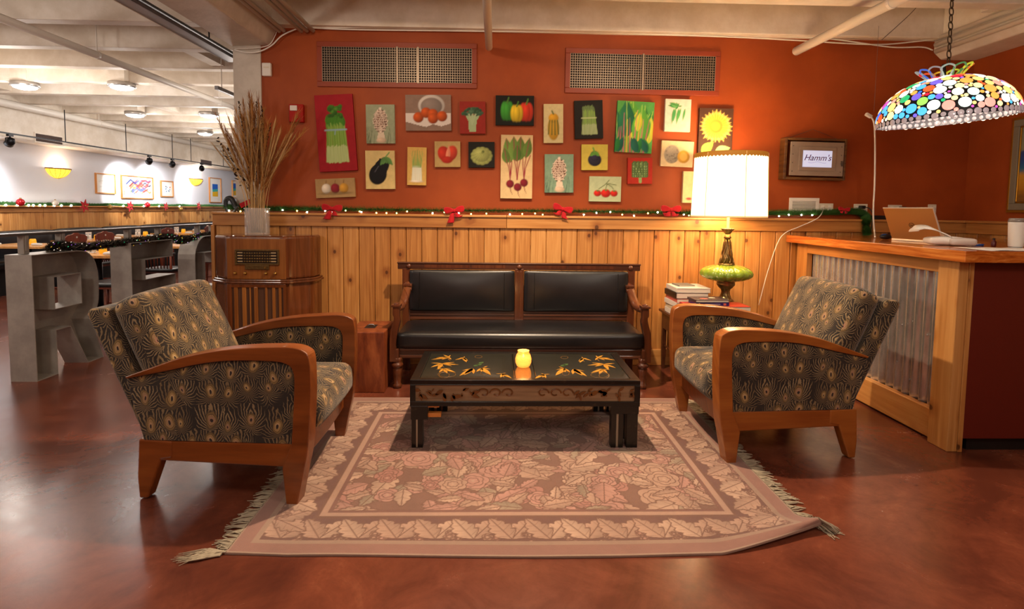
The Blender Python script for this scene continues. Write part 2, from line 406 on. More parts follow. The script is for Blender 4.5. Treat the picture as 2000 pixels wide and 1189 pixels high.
mat('table_panel', fn=lambda g: {'Base Color': g.mix(g.noise(g.co(), 4, 4), '171810', '2c2b20'), 'Roughness': .18, 'Coat Weight': .4, 'Coat Roughness': .05})
mat('gold_paint', fn=lambda g: {'Base Color': g.mix(g.noise(g.co(), 30, 3), '8f5c12', 'd9a03c'), 'Roughness': .35})
mat('green_paint', '3c5a30', .35); mat('gold_line', '6b4a1e', .35)
mat('carved_panel', fn=lambda g: {'Base Color': g.mix(g.noise(g.map(g.co(), (2, 1, 22)), 2.5, 4), '5a4430', 'b09474'), 'Roughness': .3, 'Metallic': .25, 'Normal': g.bump(g.noise(g.co(), 20, 3), .2, .006)})
mat('carved_leaf', fn=lambda g: {'Base Color': g.mix(g.noise(g.co(), 18, 3), '3c200c', '8a5524'), 'Roughness': .3})
mat('raw_wood', 'c47a34', .5)

# ---- armchair (faces +x)
def mirror(poly, s): return poly
A_OUT = [(-.405, .582), (-.292, .623), (-.146, .675), (-.002, .709), (.142, .729), (.283, .738), (.378, .738), (.434, .722), (.459, .685), (.464, .548), (.458, .404), (.447, .26), (.427, .163), (.395, 0)]
A_IN = [(.343, 0), (.327, .174), (.372, .29), (.388, .546), (.383, .628), (.352, .660), (.282, .671), (.093, .669), (-.051, .650), (-.215, .612), (-.402, .572)]
def armchair(label, loc, rz):
    t = thing('armchair', label, 'armchair', loc, rz, 'peacock armchairs facing each other')
    for s in (-1, 1):
        def place(o):     # side assemblies toe in towards the back
            o.location = (.36, s*.39, 0); o.rotation_euler = (0, 0, s*.075)
        def sh(poly): return [(a-.36, b) for a, b in poly]
        out = spline(A_OUT[:-1], 4)+[A_OUT[-1]]; inn = [A_IN[0], A_IN[1]]+spline(A_IN[2:], 4)
        place(MB().prism(sh(out+inn), -.042, .042).build('arm', M['chair_wood'], t, bevel=.016, seg=3))
        place(MB().prism(sh([(-.35, .278), (-.345, .185), (.34, .172), (.37, .285)]), -.026, .026).build('side_rail', M['chair_wood'], t, bevel=.006))
        place(MB().prism(sh([(-.36, .285), (-.372, .1), (-.366, 0), (-.325, 0), (-.255, .19), (-.20, .2), (-.2, .28)]), -.03, .03).build('back_leg', M['chair_wood'], t, bevel=.008, seg=2))
        pl = [(-.335, .28)]+spline([(.36, .283), (.378, .30), (.385, .546), (.378, .63), (.345, .655), (.28, .667), (.093, .665), (-.051, .646), (-.215, .608), (-.408, .570)], 3)
        place(MB().prism(sh(pl), -.03, .03).build('side_panel', M['peacock_fabric'], t, bevel=.01, seg=2, uv='xz'))
    MB().prism([(-.345, .26), (-.60, .865), (-.585, .89), (-.52, .895), (-.50, .88), (-.25, .26)], -.335, .335).build('back_shell', M['peacock_fabric'], t, bevel=.02, seg=3, uv='box')
    c = MB().pillow(.15, .665, .57, .05, 14, .035, None, (1, .15, .3)).build('back_cushion', M['peacock_fabric'], t, smooth=True, uv='box', loc=(-.322, 0, .675), rot=(0, -math.radians(23.5), 0))
    c = MB().pillow(.78, .655, .18, .06, 12, .035, None, (.6, .1, 1)).build('seat_cushion', M['peacock_fabric'], t, smooth=True, uv='box', loc=(.075, 0, .375), rot=(0, -.03, 0))
    MB().prism([(-.32, .2), (.36, .2), (.36, .30), (-.32, .30)], -.33, .33).build('seat_base', M['peacock_fabric'], t, uv='box')
    fr = [(.395+.012*math.cos(a*PI/2), a*.365) for a in np.linspace(-1, 1, 13)]
    MB().prism(fr+[(p-.03, q) for p, q in fr[::-1]], .178, .29, 'xy').build('front_rail', M['chair_wood'], t, bevel=.006)
    MB().box(-.35, -.315, -.33, .33, .19, .28).build('back_rail', M['chair_wood'], t, bevel=.006)
    return t
chL = armchair('peacock feather armchair with orange-brown wooden arms beside the radio cabinet and grey letters', (-1.296, 2.965, .004), 0)
chR = copy_tree(chL); chR.location = (1.666, 3.385, .004); chR.rotation_euler = (0, 0, PI)
chR['label'] = 'peacock feather armchair with orange-brown wooden arms in front of the corrugated metal counter'

# ---- coffee table
ct = thing('coffee_table', 'low black lacquer coffee table with gold painted leaves standing on the rug', 'coffee table', (.178, 3.465, .008))
HX, HY = .658, .322
fr = MB()
for a in ((-HX, HX, -HY, -HY+.04), (-HX, HX, HY-.04, HY), (-HX, -HX+.05, -HY+.04, HY-.04), (HX-.05, HX, -HY+.04, HY-.04)): fr.box(*a, .372, .398)
fr.build('top_frame', M['black_lacquer'], ct, bevel=.003)
for a, b in ((-HX+.05, -.062), (.062, HX-.05)):
    box('top_panel', a, b, -HY+.04, HY-.04, .37, .3935, M['table_panel'], ct, bevel=.002)
box('top_panel', -.06, .06, -HY+.04, HY-.04, .37, .394, M['table_panel'], ct, bevel=.002)
def leafpoly(b, t, w, n=5):
    b = Vector(b); t = Vector(t); d = t-b; nn = Vector((-d.y, d.x))*w
    L = [b+d*s+nn*math.sin(PI*s**.8) for s in np.linspace(0, 1, n+1)]; R = [b+d*s-nn*math.sin(PI*s**.8) for s in np.linspace(1, 0, n+1)]
    return [(p.x, p.y) for p in L+R[1:-1]]
def tl(zx, zy): p = onZ(780+zx*.25, 660+zy*.25, .405); return (p.x-.178, p.y-3.465)
gl = MB(); gg = MB(); ggr = MB()
sprigs = [((385, 145), [(345, 128), (400, 130), (330, 165), (405, 165), (250, 165), (290, 150)]), ((500, 150), [(435, 168), (470, 150), (525, 185), (535, 175), (512, 140)]),
          ((335, 195), [(250, 190), (245, 225), (430, 185), (465, 205), (300, 240), (410, 215)]), ((345, 235), [(310, 265), (290, 240), (375, 272), (440, 265), (400, 235)]),
          ((575, 235), [(505, 285), (490, 250), (530, 245), (580, 275), (470, 290)]), ((645, 230), [(600, 260), (690, 215), (712, 240), (640, 260), (715, 285), (670, 222)]),
          ((805, 275), [(755, 275), (790, 305), (830, 268), (878, 310), (815, 300), (845, 290)])]
mk = lambda p: (1935-p[0], p[1]+4)
for c, tips in sprigs + [(mk(c), [mk(q) for q in t]) for c, t in sprigs]:
    for q in tips:
        pl = leafpoly(tl(*c), tl(*q), .105); gl.prism([(a, b) for a, b in pl], .3936, .3946, 'xy')
    gg.prism(leafpoly(tl(c[0]-8, c[1]+8), tl(c[0]+14, c[1]+30), .06), .3935, .3942, 'xy')
for zx, zy, rx, ry in ((370, 280, 70, 20), (350, 285, 40, 22), (618, 142, 28, 10), (660, 270, 26, 14), (1565, 284, 70, 20), (1600, 288, 40, 22), (1290, 148, 28, 10), (1300, 274, 26, 14)):
    gg.tube([(*tl(zx+rx*math.cos(a), zy+ry*math.sin(a)), .394) for a in np.linspace(0, 2*PI, 25)[:-1]], .0018, 4, closed=True, flat=.5)
for zx, zy in ((625, 205), (600, 212), (640, 190), (1300, 205), (1280, 212)):
    MB().prism(leafpoly(tl(zx-18, zy+5), tl(zx+18, zy-8), .3), .3936, .3945, 'xy').build('painted_bird', M['green_paint'], ct)
gl.build('painted_leaves', M['gold_paint'], ct); gg.build('painted_vines', M['gold_line'], ct)
for sy in (-1, 1):
    y0, y1 = sorted((sy*HY, sy*(HY-.03)))
    f = MB().box(-HX, HX, y0, y1, .245, .272).box(-HX, HX, y0, y1, .366, .372).box(-HX, -HX+.03, y0, y1, .272, .366).box(HX-.03, HX, y0, y1, .272, .366)
    ap = f.build('apron', M['black_lacquer'], ct, bevel=.002)
    yy = sy*(HY-.012); box('carved_panel', -HX+.03, HX-.03, min(yy, yy-sy*.012), max(yy, yy-sy*.012), .272, .366, M['carved_panel'], ap)
    if sy < 0:
        lf = MB(); random.seed(3)
        for sx in (-1, 1):
            for i, bx in enumerate((.60, .535, .47, .415, .36, .31)):
                for q in range(4):
                    an = random.uniform(.3, 2.6); L = random.uniform(.045, .075); b = (sx*bx, .315+random.uniform(-.02, .025))
                    lf.prism(leafpoly(b, (b[0]+L*math.cos(an)*random.choice((-1, 1)), b[1]+L*math.sin(an)*random.choice((-1, .6))*.6), .2), -HY+.004, -HY+.014, 'xz')
            for cx in (.10, .17, .24):
                lf.tube([(sx*(cx+.035*math.cos(a)*(1-a/9)), -HY+.010, .32+.028*math.sin(a)*(1-a/9)) for a in np.linspace(0, 5.5, 18)], .0045, 5)
        lf.build('carved_leaves', M['carved_leaf'], ap)
for sx in (-1, 1):
    x0, x1 = sorted((sx*HX, sx*(HX-.03)))
    ap = MB().box(x0, x1, -HY+.03, HY-.03, .245, .275).box(x0, x1, -HY+.03, HY-.03, .36, .372).build('apron', M['black_lacquer'], ct, bevel=.002)
    xx = sx*(HX-.012); box('carved_panel', min(xx, xx-sx*.012), max(xx, xx-sx*.012), -HY+.03, HY-.03, .275, .36, M['carved_panel'], ap)
box('under_board', -HX+.03, HX-.03, -HY+.03, HY-.03, .35, .37, M['black_lacquer'], ct)
def key_leg(sx, sy, broken=False):
    def X(a, b): return sorted((sx*a, sx*b))
    def Y(a, b): return sorted((sy*a, sy*b))
    m = MB()
    if broken:
        m.box(*X(HX-.008, HX-.072), *Y(HY-.005, HY-.06), 0, .238).box(*X(HX-.004, HX-.10), *Y(HY-.003, HY-.07), .165, .245)
    else:
        m.box(*X(HX-.008, HX-.072), *Y(HY-.005, HY-.06), 0, .2).box(*X(HX-.092, HX-.118), *Y(HY-.005, HY-.06), 0, .2).box(*X(HX-.132, HX-.162), *Y(HY-.005, HY-.06), 0, .2)
        m.box(*X(HX-.004, HX-.166), *Y(HY-.003, HY-.065), .2, .245)
    # the key continues along the short side
    m.box(*X(HX-.008, HX-.06), *Y(HY-.085, HY-.11), 0, .2).box(*X(HX-.008, HX-.06), *Y(HY-.125, HY-.155), 0, .2).box(*X(HX-.006, HX-.06), *Y(HY-.05, HY-.158), .2, .245)
    l = m.build('leg', M['black_lacquer'], ct, bevel=.002)
    ins = MB().box(*X(HX-.118, HX-.133), *Y(HY-.012, HY-.05), .004, .2) if not broken else MB().box(*X(HX-.034, HX-.043), *Y(HY-.0048, HY-.02), .004, .19)
    ins.build('light_inlay', mat_inlay, l)
    if broken:
        MB().box(*X(HX-.10, HX-.175), *Y(HY-.012, HY-.05), .176, .2).box(*X(HX-.10, HX-.165), *Y(HY-.012, HY-.05), .233, .244).build('broken_peg', M['raw_wood'], l, bevel=.003)
mat_inlay = mat('inlay', '9a8c78', .5)
key_leg(-1, -1, True); key_leg(1, -1); key_leg(-1, 1); key_leg(1, 1)

# ---- candle in an amber jar
p = onZ(1022, 716, .402)
cj = thing('candle_jar', 'glowing amber glass candle jar standing on the black coffee table', 'candle', (p.x, p.y, .403))
mat('amber_glass', fn=lambda g: {'Base Color': lin('ffc070'), 'Roughness': .25, 'Transmission Weight': .55, 'IOR': 1.3, 'Emission Color': lin('ffb050'), 'Emission Strength': .45,
    'Normal': g.bump(g.vor(g.co(), 130)['Distance'], .6, .004)})
emit('wax', 'ffd690', 2.4); emit('flame', 'ffe09a', 18)
MB().lathe([(.030, 0), (.040, .006), (.049, .028), (.050, .052), (.044, .074), (.036, .086), (.034, .094), (.037, .102), (.0345, .1025), (.031, .094), (.033, .086), (.041, .073), (.0465, .052), (.0455, .028), (.037, .009), (.028, .006)], 40, cap=True).build('jar', M['amber_glass'], cj, smooth=True)
MB().lathe([(.028, .008), (.036, .011), (.0445, .03), (.045, .052), (.041, .058), (.002, .056)], 32).build('wax', M['wax'], cj, smooth=True)
MB().lathe([(.001, .058), (.005, .064), (.0055, .071), (.001, .085)], 10).build('flame', M['flame'], cj, smooth=True)
light('POINT', 'candle_light', (p.x, p.y, .53), 1.2, (1, .55, .2), .03)

# ---- bench settee with black leather
bs = thing('settee_bench', 'antique dark wood settee with black leather seat and back against the plank wall', 'bench', (.2, 4.5, 0))
def bz(zx, zy, Y, rx=760, ry=500): q = onY(rx+zx*.2357, ry+zy*.2357, Y); return q.x-.2, q.z
box('top_rail', -1.026, 1.03, .235, .272, .862, .918, M['bench_wood'], bs, bevel=.006)
tr = bs.children[-1]
box('rail_cap', -1.03, 1.034, .228, .276, .908, .922, M['bench_wood'], tr, bevel=.005)
for a, b in ((-.80, -.42), (-.40, -.12), (.12, .40), (.42, .80)): box('rail_groove', a, b, .2335, .236, .876, .902, M['bench_wood_z'], tr)
for x in (-.93, 0, .945): MB().ball((x, .232, .888), .021, 14, 8, (1, .7, 1)).build('boss', M['bench_wood_z'], tr, smooth=True)
for x in (-.955, .955): box('back_post', x-.032, x+.032, .235, .27, 0, .87, M['bench_wood_z'], bs, bevel=.005)
mp = box('middle_stile', -.038, .038, .232, .27, .30, .87, M['bench_wood_z'], bs, bevel=.004)
MB().box(-.02, -.008, .228, .233, .46, .85).box(.008, .02, .228, .233, .46, .85).build('stile_bead', M['bench_wood_z'], mp, bevel=.002)
for a, b in ((-.925, -.038), (.038, .925)):
    lr = box('lower_rail', a, b, .236, .266, .435, .515, M['bench_wood'], bs, bevel=.004)
    MB().box(a, b, .228, .237, .47, .484).box(a, b, .230, .237, .497, .508).build('rail_bead', M['bench_wood'], lr, bevel=.003)
    c = MB().pillow(b-a-.004, .05, .345, .012, 14, .03, None, (0, 1, 0)).build('back_pad', M['black_leather'], bs, smooth=True, loc=((a+b)/2, .235, .685))
    for xs in (.1, .9): MB().tube([(-(b-a)/2+(b-a)*xs, -.044+.012*abs(z)*5, z) for z in np.linspace(-.155, .155, 9)], .0022, 4).build('pad_seam', M['black_leather'], c)
MB().pillow(1.90, .52, .13, .035, 16, .022, None, (0, .5, 1)).build('seat_pad', M['black_leather'], bs, smooth=True, loc=(.0, -.005, .368))
ap = box('seat_rail', -.94, .94, -.235, -.20, .225, .312, M['bench_wood'], bs, bevel=.005)
MB().box(-.93, .93, -.246, -.234, .285, .303).box(-.93, .93, -.242, -.234, .232, .255).build('rail_bead', M['bench_wood'], ap, bevel=.004)
box('back_seat_rail', -.94, .94, .2, .235, .225, .312, M['bench_wood'], bs, bevel=.005)
for x in (-.955, .955): box('side_seat_rail', x-.02, x+.02, -.2, .235, .225, .312, M['bench_wood'], bs, bevel=.004)
Lo = [(35, 405), (33, 478), (42, 500), (38, 540), (16, 620), (8, 700), (8, 870)]; Ro = [(82, 870), (82, 772), (62, 765), (62, 700), (75, 620), (92, 540), (86, 500), (86, 470), (85, 405)]
pl = [bz(a, b, 4.25) for a, b in Lo]; pr_ = [bz(a, b, 4.25) for a, b in Ro]
poly = spline(pl, 3)+spline(pr_, 3)
for s in (1, -1):
    pp = [(a*s, b) for a, b in poly]; fp = MB().prism(pp, -.275, -.21).build('front_post', M['bench_wood_z'], bs, bevel=.006)
    xs = s*(pl[0][0]+pr_[-1][0])/2; zt = pl[0][1]
    MB().box(xs-.034, xs+.034, -.282, -.20, zt-.012, zt+.005).ball((xs, -.24, zt+.007), .022, 12, 6, (1, 1, .6)).build('post_cap', M['bench_wood_z'], fp, bevel=.003)
    arm = spline([(xs, -.205, zt-.03), (xs*1.0, -.1, zt-.045), (xs*.995, .02, zt-.035), (xs*.99, .12, zt+.02), (xs*.985, .19, zt+.07), (xs*.98, .24, zt+.095)], 5)
    a = MB().tube(arm, .036, 8, flat=.75).build('arm', M['bench_wood_z'], bs, smooth=True)
    MB().box(xs*.98-.034, xs*.98+.034, .16, .235, zt+.085, zt+.105).cyl((xs*.98-.034, .17, zt+.062), (xs*.98+.034, .17, zt+.062), .016, n=10).build('scroll', M['bench_wood_z'], a, bevel=.003)
    xl = s*.947
    MB().lathe([(.030, 0), (.036, .012), (.032, .03), (.026, .034), (.033, .10), (.036, .15), (.030, .158), (.042, .168), (.046, .18), (.040, .192), (.030, .20), (.034, .21), (.036, .235)], 18, (xl, -.24, 0)).build('front_leg', M['bench_wood_z'], bs, smooth=True)

# ---- old wooden box with a black handle plate
wb = thing('wooden_box', 'worn reddish brown wooden box with black handle plate between armchair and settee', 'box', (-.945, 4.34, 0))
mat('red_plywood', fn=lambda g: {'Base Color': g.ramp(g.noise(g.map(g.co(), (9, 9, 2)), 1.4, 6, .7, .4), [(.3, '4e2010'), (.5, '74361a'), (.7, '96522c')]), 'Roughness': .42, 'Normal': g.bump(g.noise(g.co(), 40, 4), .2, .004)})
box('body', -.15, .125, -.21, .21, 0, .457, M['red_plywood'], wb, bevel=.006)
hp = box('handle_plate', -.055, .025, -.06, .05, .457, .4605, M['black_plastic'], wb, bevel=.002)
MB().box(-.045, .015, -.045, .035, .4605, .462).build('recess', M['black_metal'], hp)
MB().tube([(-.04, 0, .461), (-.03, 0, .472), (0, 0, .472), (.01, 0, .461)], .004, 6).build('handle', M['tray_metal'], hp, smooth=True)

# ---- console radio
rd = thing('console_radio', 'antique glossy walnut console radio with dial and knobs standing against the wainscot', 'radio', (-1.92, 4.72, 0))
FPT = [(-.41, .18), (-.40, -.03), (-.235, -.165), (.235, -.165), (.40, -.0), (.41, .18)]
def off(poly, d): return [(a*(1+d/.4), b-(d if b < .1 else 0)) for a, b in poly]
def chamf(poly, r=.05):
    out = []
    for i, (a, b) in enumerate(poly):
        p = Vector((a, b)); q = Vector(poly[i-1]); n = Vector(poly[(i+1) % len(poly)])
        if b > .1: out.append((a, b)); continue
        u = (q-p).normalized()*r; w = (n-p).normalized()*r
        for t in (0, .25, .5, .75, 1): out.append(tuple((1-t)**2*(p+u)+2*t*(1-t)*p+t*t*(p+w)))
    return out
FP = chamf(FPT)
MB().prism(FP, .785, 1.138, 'xy').build('upper_case', M['radio_burl'], rd, bevel=.022, seg=3)
MB().prism(chamf(off(FPT, .022)), .752, .772, 'xy').prism(chamf(off(FPT, .012)), .770, .788, 'xy').build('ledge', M['radio_burl'], rd, bevel=.007, seg=3)
lc = MB().prism(FP, .05, .755, 'xy').build('lower_case', M['radio_burl'], rd, bevel=.003)
MB().prism(chamf(off(FPT, .02)), 0, .06, 'xy').build('plinth', M['radio_burl'], rd, bevel=.006)
fp_ = box('front_panel', -.233, .233, -.172, -.160, .79, 1.115, M['radio_wood'], rd, bevel=.003)
mat('bronze', fn=lambda g: {'Base Color': g.mix(g.noise(g.co(), 60, 3), '3a2a14', '7a6036'), 'Roughness': .4, 'Metallic': .7})
mat('dial_dark', '1e150c', .3); mat('dial_cream', 'a8906a', .5); mat('brass', 'b08a45', .3, .9)
dl = MB().box(-.165, .185, -.182, -.172, 1.015, 1.03).box(-.165, .185, -.182, -.172, .905, .918).box(-.165, -.150, -.182, -.172, .918, 1.015).box(.170, .185, -.182, -.172, .918, 1.015).build('dial_frame', M['bronze'], rd, bevel=.003)
box('dial_glass', -.15, .17, -.1755, -.1722, .918, 1.015, M['dial_dark'], dl)
ds = MB()
for i in range(4):
    z = .93+i*.023; ds.box(-.145, -.105, -.178, -.1757, z, z+.008).box(.12, .16, -.178, -.1757, z, z+.008)
ds.build('dial_scale', M['dial_cream'], dl)
sc_ = MB()
for i in range(4):
    for j in range(11): sc_.ball((-.09+j*.02, -.1757, .932+i*.022), .0085, 8, 5, (1, .6, 1))
sc_.build('dial_ornament', M['bronze'], dl, smooth=True)
pp = box('dial_plate', -.085, .105, -.184, -.172, .868, .905, M['bronze'], rd, bevel=.003); MB().cyl((.075, -.184, .885), (.075, -.192, .885), .007, n=10).build('plate_screw', M['brass'], pp)
for x in (-.165, -.085, .078, .152):
    MB().lathe([(.011, 0), (.013, .004), (.010, .012), (.008, .022), (.004, .024)], 14, m=Matrix.Translation((x, -.172, .838)) @ Matrix.Rotation(PI/2, 4, 'X')).build('knob', M['brass'], rd, smooth=True)
mat('grille_cloth', '4a2a14', .8)
box('grille_cloth', -.20, .215, -.169, -.1645, .12, .725, M['grille_cloth'], rd)
gf = MB().box(-.233, -.198, -.18, -.163, .10, .752).box(.212, .233, -.18, -.163, .10, .752).box(-.198, .212, -.18, -.163, .722, .752).box(-.198, .212, -.18, -.163, .10, .14).build('grille_frame', M['radio_burl'], rd, bevel=.003)
for x, w in ((-.165, .032), (-.10, .034), (-.005, .03), (.075, .02), (.135, .026), (.185, .022), (-.052, .012)):
    box('grille_slat', x-w/2, x+w/2, -.186 if abs(x+.005) < .01 else -.179, -.166, .13, .73, M['radio_wood'], rd, bevel=.008, seg=3)

# ---- service counter
cn = thing('service_counter', 'wooden service counter faced with corrugated metal under the stained glass pendant', 'counter', (2.63, 3.11, 0))
mat('counter_red', fn=lambda g: {'Base Color': g.mix(g.sm(g.noise(g.co(), 260, 2, .9), .62, .74), '5e170b', '7c3018'), 'Roughness': .5})
mat('counter_top', fn=lambda g: {'Base Color': g.ramp(g.noise(g.map(g.co(), (6, 1.4, 30)), 1.2, 6, .6, 1.2), [(.3, '8e3f12'), (.5, 'b7601f'), (.7, 'd88a3e')]), 'Roughness': .22, 'Coat Weight': .6, 'Coat Roughness': .06})
mat('corrugated', fn=lambda g: {'Base Color': g.mix(g.sm(g.noise(g.map(g.co(), (20, 20, 5)), 1., 5, .7), .3, .6), 'bab6b0', 'dedad4'), 'Roughness': g.add(g.mul(g.noise(g.co(), 9, 4, .7), .2), .14), 'Metallic': .8})
mat('black_kick', '0c0808', .6)
LY = 4.9-3.11
top = MB().prism([(-.07, -.12), (1.55, -.12), (1.55, LY-.001), (-.07, LY-.001)], 1.115, 1.178, 'xy').build('counter_top', M['counter_top'], cn, bevel=.004)
box('core', .12, 1.5, .04, LY-.002, .09, 1.115, M['counter_red'], cn)
box('end_panel', .085, 1.5, -.005, .045, .08, 1.115, M['counter_red'], cn, bevel=.003)
box('kick_panel', .14, 1.46, .03, LY-.002, 0, .09, M['black_kick'], cn)
box('corner_post', 0, .06, 0, .15, 0, 1.115, M['pine'], cn, bevel=.004)
box('corner_batten', .06, .087, -.006, .02, 0, 1.115, M['pine'], cn, bevel=.003)
box('corner_post', .03, .08, LY-.17, LY-.03, 0, 1.115, M['pine'], cn, bevel=.004)
box('corner_post', .035, .08, LY-.029, LY-.002, 0, 1.115, M['pine'], cn, bevel=.003)
box('top_board', .03, .08, .15, LY-.17, 1.03, 1.115, M['pine_y'], cn, bevel=.004)
box('bottom_board', .03, .085, .15, LY-.17, .012, .19, M['pine_y'], cn, bevel=.004)
nseg = 420; ys = np.linspace(.15, LY-.17, nseg); vs = []
for z in (.185, 1.035):
    vs += [(.094+.014*math.cos(2*PI*(y-.15)/.076), y, z) for y in ys]
cs = MB().add(vs, [(i, i+1, nseg+i+1, nseg+i) for i in range(nseg-1)]).build('corrugated_sheet', M['corrugated'], cn, smooth=True)
for y, z in ((.30, .62), (.52, .64), (.98, .66), (1.3, .55), (.42, .3)): MB().ball((.079, y, z), .006, 8, 6, (.6, 1, 1)).build('screw', M['tray_metal'], cs, smooth=True)
# ================================================================ painting on vertex grids
def sstep(x, a, b):
    t = np.clip((x-a)/(b-a), 0, 1); return t*t*(3-2*t)
def L3(c): return np.array(lin(c))
def vnoise(u, v, f, seed=0):
    r = np.random.default_rng(seed); n = 64; T = r.random((n, n)); x = u*f; y = v*f
    i = np.floor(x).astype(int); j = np.floor(y).astype(int); a = x-i; b = y-j; a = a*a*(3-2*a); b = b*b*(3-2*b)
    g = lambda p, q: T[p % n, q % n]
    return (g(i, j)*(1-a)+g(i+1, j)*a)*(1-b)+(g(i, j+1)*(1-a)+g(i+1, j+1)*a)*b
class Paint:
    """colour field on a grid; u right, v up, both in the same unit"""
    def __init__(s, U, V, bg, var=.12, seed=0):
        s.U, s.V = np.meshgrid(U, V); s.e = (U[1]-U[0])*.8
        n = vnoise(s.U, s.V, 9/(U[-1]-U[0]+1e-6), seed)*.6+vnoise(s.U, s.V, 40/(U[-1]-U[0]), seed+1)*.4
        s.C = L3(bg)[None, None]*(1+var*2*(n-.5))[..., None]
    def put(s, mask, col, shade=None):
        c = L3(col)[None, None] if isinstance(col, str) else col
        if shade is not None: c = c*shade[..., None]
        s.C = s.C*(1-mask[..., None])+c*mask[..., None]; return s
    def ell(s, cx, cy, rx, ry, col, rot=0, light=.5, a=1., edge=None):
        c, q = math.cos(rot), math.sin(rot); dx = s.U-cx; dy = s.V-cy; x = (dx*c+dy*q)/rx; y = (-dx*q+dy*c)/ry
        r = np.sqrt(x*x+y*y); k = s.e/min(rx, ry)
        m = sstep(r, 1+k, 1-k)*a; sh = 1+light*(.35-np.sqrt((x+.35)**2+(y-.35)**2)*.75)
        s.put(m, col, np.clip(sh, .25, 2))
        if edge: s.put(sstep(np.abs(r-1), 2.2*k, .6*k)*a, edge)
        return s
    def line(s, pts, w, col, a=1., taper=False):
        pts = [np.array(p, float) for p in pts]; n = len(pts)-1; D = np.full(s.U.shape, 9e9)
        for i in range(n):
            p, q = pts[i], pts[i+1]; d = q-p; L = d@d+1e-12
            t = np.clip(((s.U-p[0])*d[0]+(s.V-p[1])*d[1])/L, 0, 1)
            ww = w*(1-.8*(i+t)/n) if taper else w
            D = np.minimum(D, np.hypot(s.U-p[0]-t*d[0], s.V-p[1]-t*d[1])-ww)
        return s.put(sstep(D, s.e*.7, -s.e*.7)*a, col)
    def leaf(s, b, t, w, col, vein=None, a=1., lobes=0, lam=.3, outline=None):
        b = np.array(b, float); t = np.array(t, float); d = t-b; L = np.hypot(*d); d /= L
        x = ((s.U-b[0])*d[0]+(s.V-b[1])*d[1])/L; y = (-(s.U-b[0])*d[1]+(s.V-b[1])*d[0])/L
        xx = np.clip(x-np.abs(y)*.5*(lobes > 0), 0, 1); hw = w*np.sin(PI*np.clip(x, 0, 1)**.8)
        if lobes: hw = hw*(1-lam+lam*np.abs(np.sin(PI*lobes*xx)))
        m = sstep(np.abs(y)-hw, s.e/L*.8, -s.e/L*.8)*((x > 0) & (x < 1))*a
        if outline: s.put(sstep(np.abs(y)-hw-s.e/L*2.2, s.e/L*.8, -s.e/L*.8)*((x > -.02) & (x < 1.02))*a, outline)
        s.put(m, col, 1+.25*np.clip(y/(w+1e-6), -1, 1))
        if vein:
            s.put(sstep(np.abs(y), s.e/L*1.2, s.e/L*.3)*m, vein)
            if lobes: s.put(sstep(np.abs(np.cos(PI*lobes*xx)), .22, .05)*m*.45*(np.abs(y) > .02), vein)
        return s
    def poly(s, pts, col, a=1., light=0):
        P = np.array(pts, float); ins = np.zeros(s.U.shape, bool); n = len(P)
        for i in range(n):
            x1, y1 = P[i]; x2, y2 = P[(i+1) % n]
            cnd = ((y1 > s.V) != (y2 > s.V)) & (s.U < (x2-x1)*(s.V-y1)/(y2-y1+1e-12)+x1); ins ^= cnd
        return s.put(ins*a*1., col)
    def flat(s):
        C = np.clip(s.C, 0, 1).reshape(-1, 3); return np.hstack([C, np.ones((len(C), 1))])
def set_cols(me, cols):
    a = me.color_attributes.new('Col', 'FLOAT_COLOR', 'POINT'); a.data.foreach_set('color', np.asarray(cols, dtype=np.float32).ravel())
def grid_faces(nu, nv): return [(j*nu+i, j*nu+i+1, (j+1)*nu+i+1, (j+1)*nu+i) for j in range(nv-1) for i in range(nu-1)]

# ================================================================ rug
RW, RH = 2.44, 1.86; RX0, RY0 = -1.062, 2.142
du = .0042; U = np.linspace(0, RW, int(RW/du)); V = np.linspace(0, RH, int(RH/du))
class RugPaint(Paint):
    def local(s, cx, cy, rad, fn):
        i0, i1 = np.searchsorted(U, (cx-rad, cx+rad)); j0, j1 = np.searchsorted(V, (cy-rad, cy+rad))
        if i1-i0 < 3 or j1-j0 < 3: return
        sub = Paint.__new__(Paint); sl = (slice(j0, j1), slice(i0, i1)); sub.U = s.U[sl]; sub.V = s.V[sl]; sub.C = s.C[sl].copy(); sub.e = s.e
        fn(sub); s.C[sl] = sub.C
GR, TAN, PALE, PINK, ROSE, OUT, SAGE = '84604f', 'bb9b82', 'c9ab90', 'bf9280', 'b28070', '75503f', 'a3947a'
R = RugPaint(U, V, GR, .1, 3); rr = random.Random(11)
def flower(cx, cy, r, col, n, ph):
    def fn(s):
        dx = s.U-cx; dy = s.V-cy; d = np.hypot(dx, dy); th = np.arctan2(dy, dx)+ph
        for k in (1., .66, .36):
            lim = r*k*(.80+.20*np.abs(np.cos(n*th/2+k*3)))
            s.put(sstep(d-lim, s.e*2.2, s.e*.9), OUT, None); s.put(sstep(d-lim, s.e*.5, -s.e*.5), col, 1.06-.16*k+.2*d/(r*k+1e-6)*k)
        s.put(sstep(d, r*.14, r*.08), PALE)
    R.local(cx, cy, r*1.2, fn)
def rleaf(bx, by, ang, L, w, col, lobes):
    t = (bx+L*math.cos(ang), by+L*math.sin(ang)); R.local((bx+t[0])/2, (by+t[1])/2, L*.75, lambda s: s.leaf((bx, by), t, w, col, OUT, 1., lobes, .34, OUT))
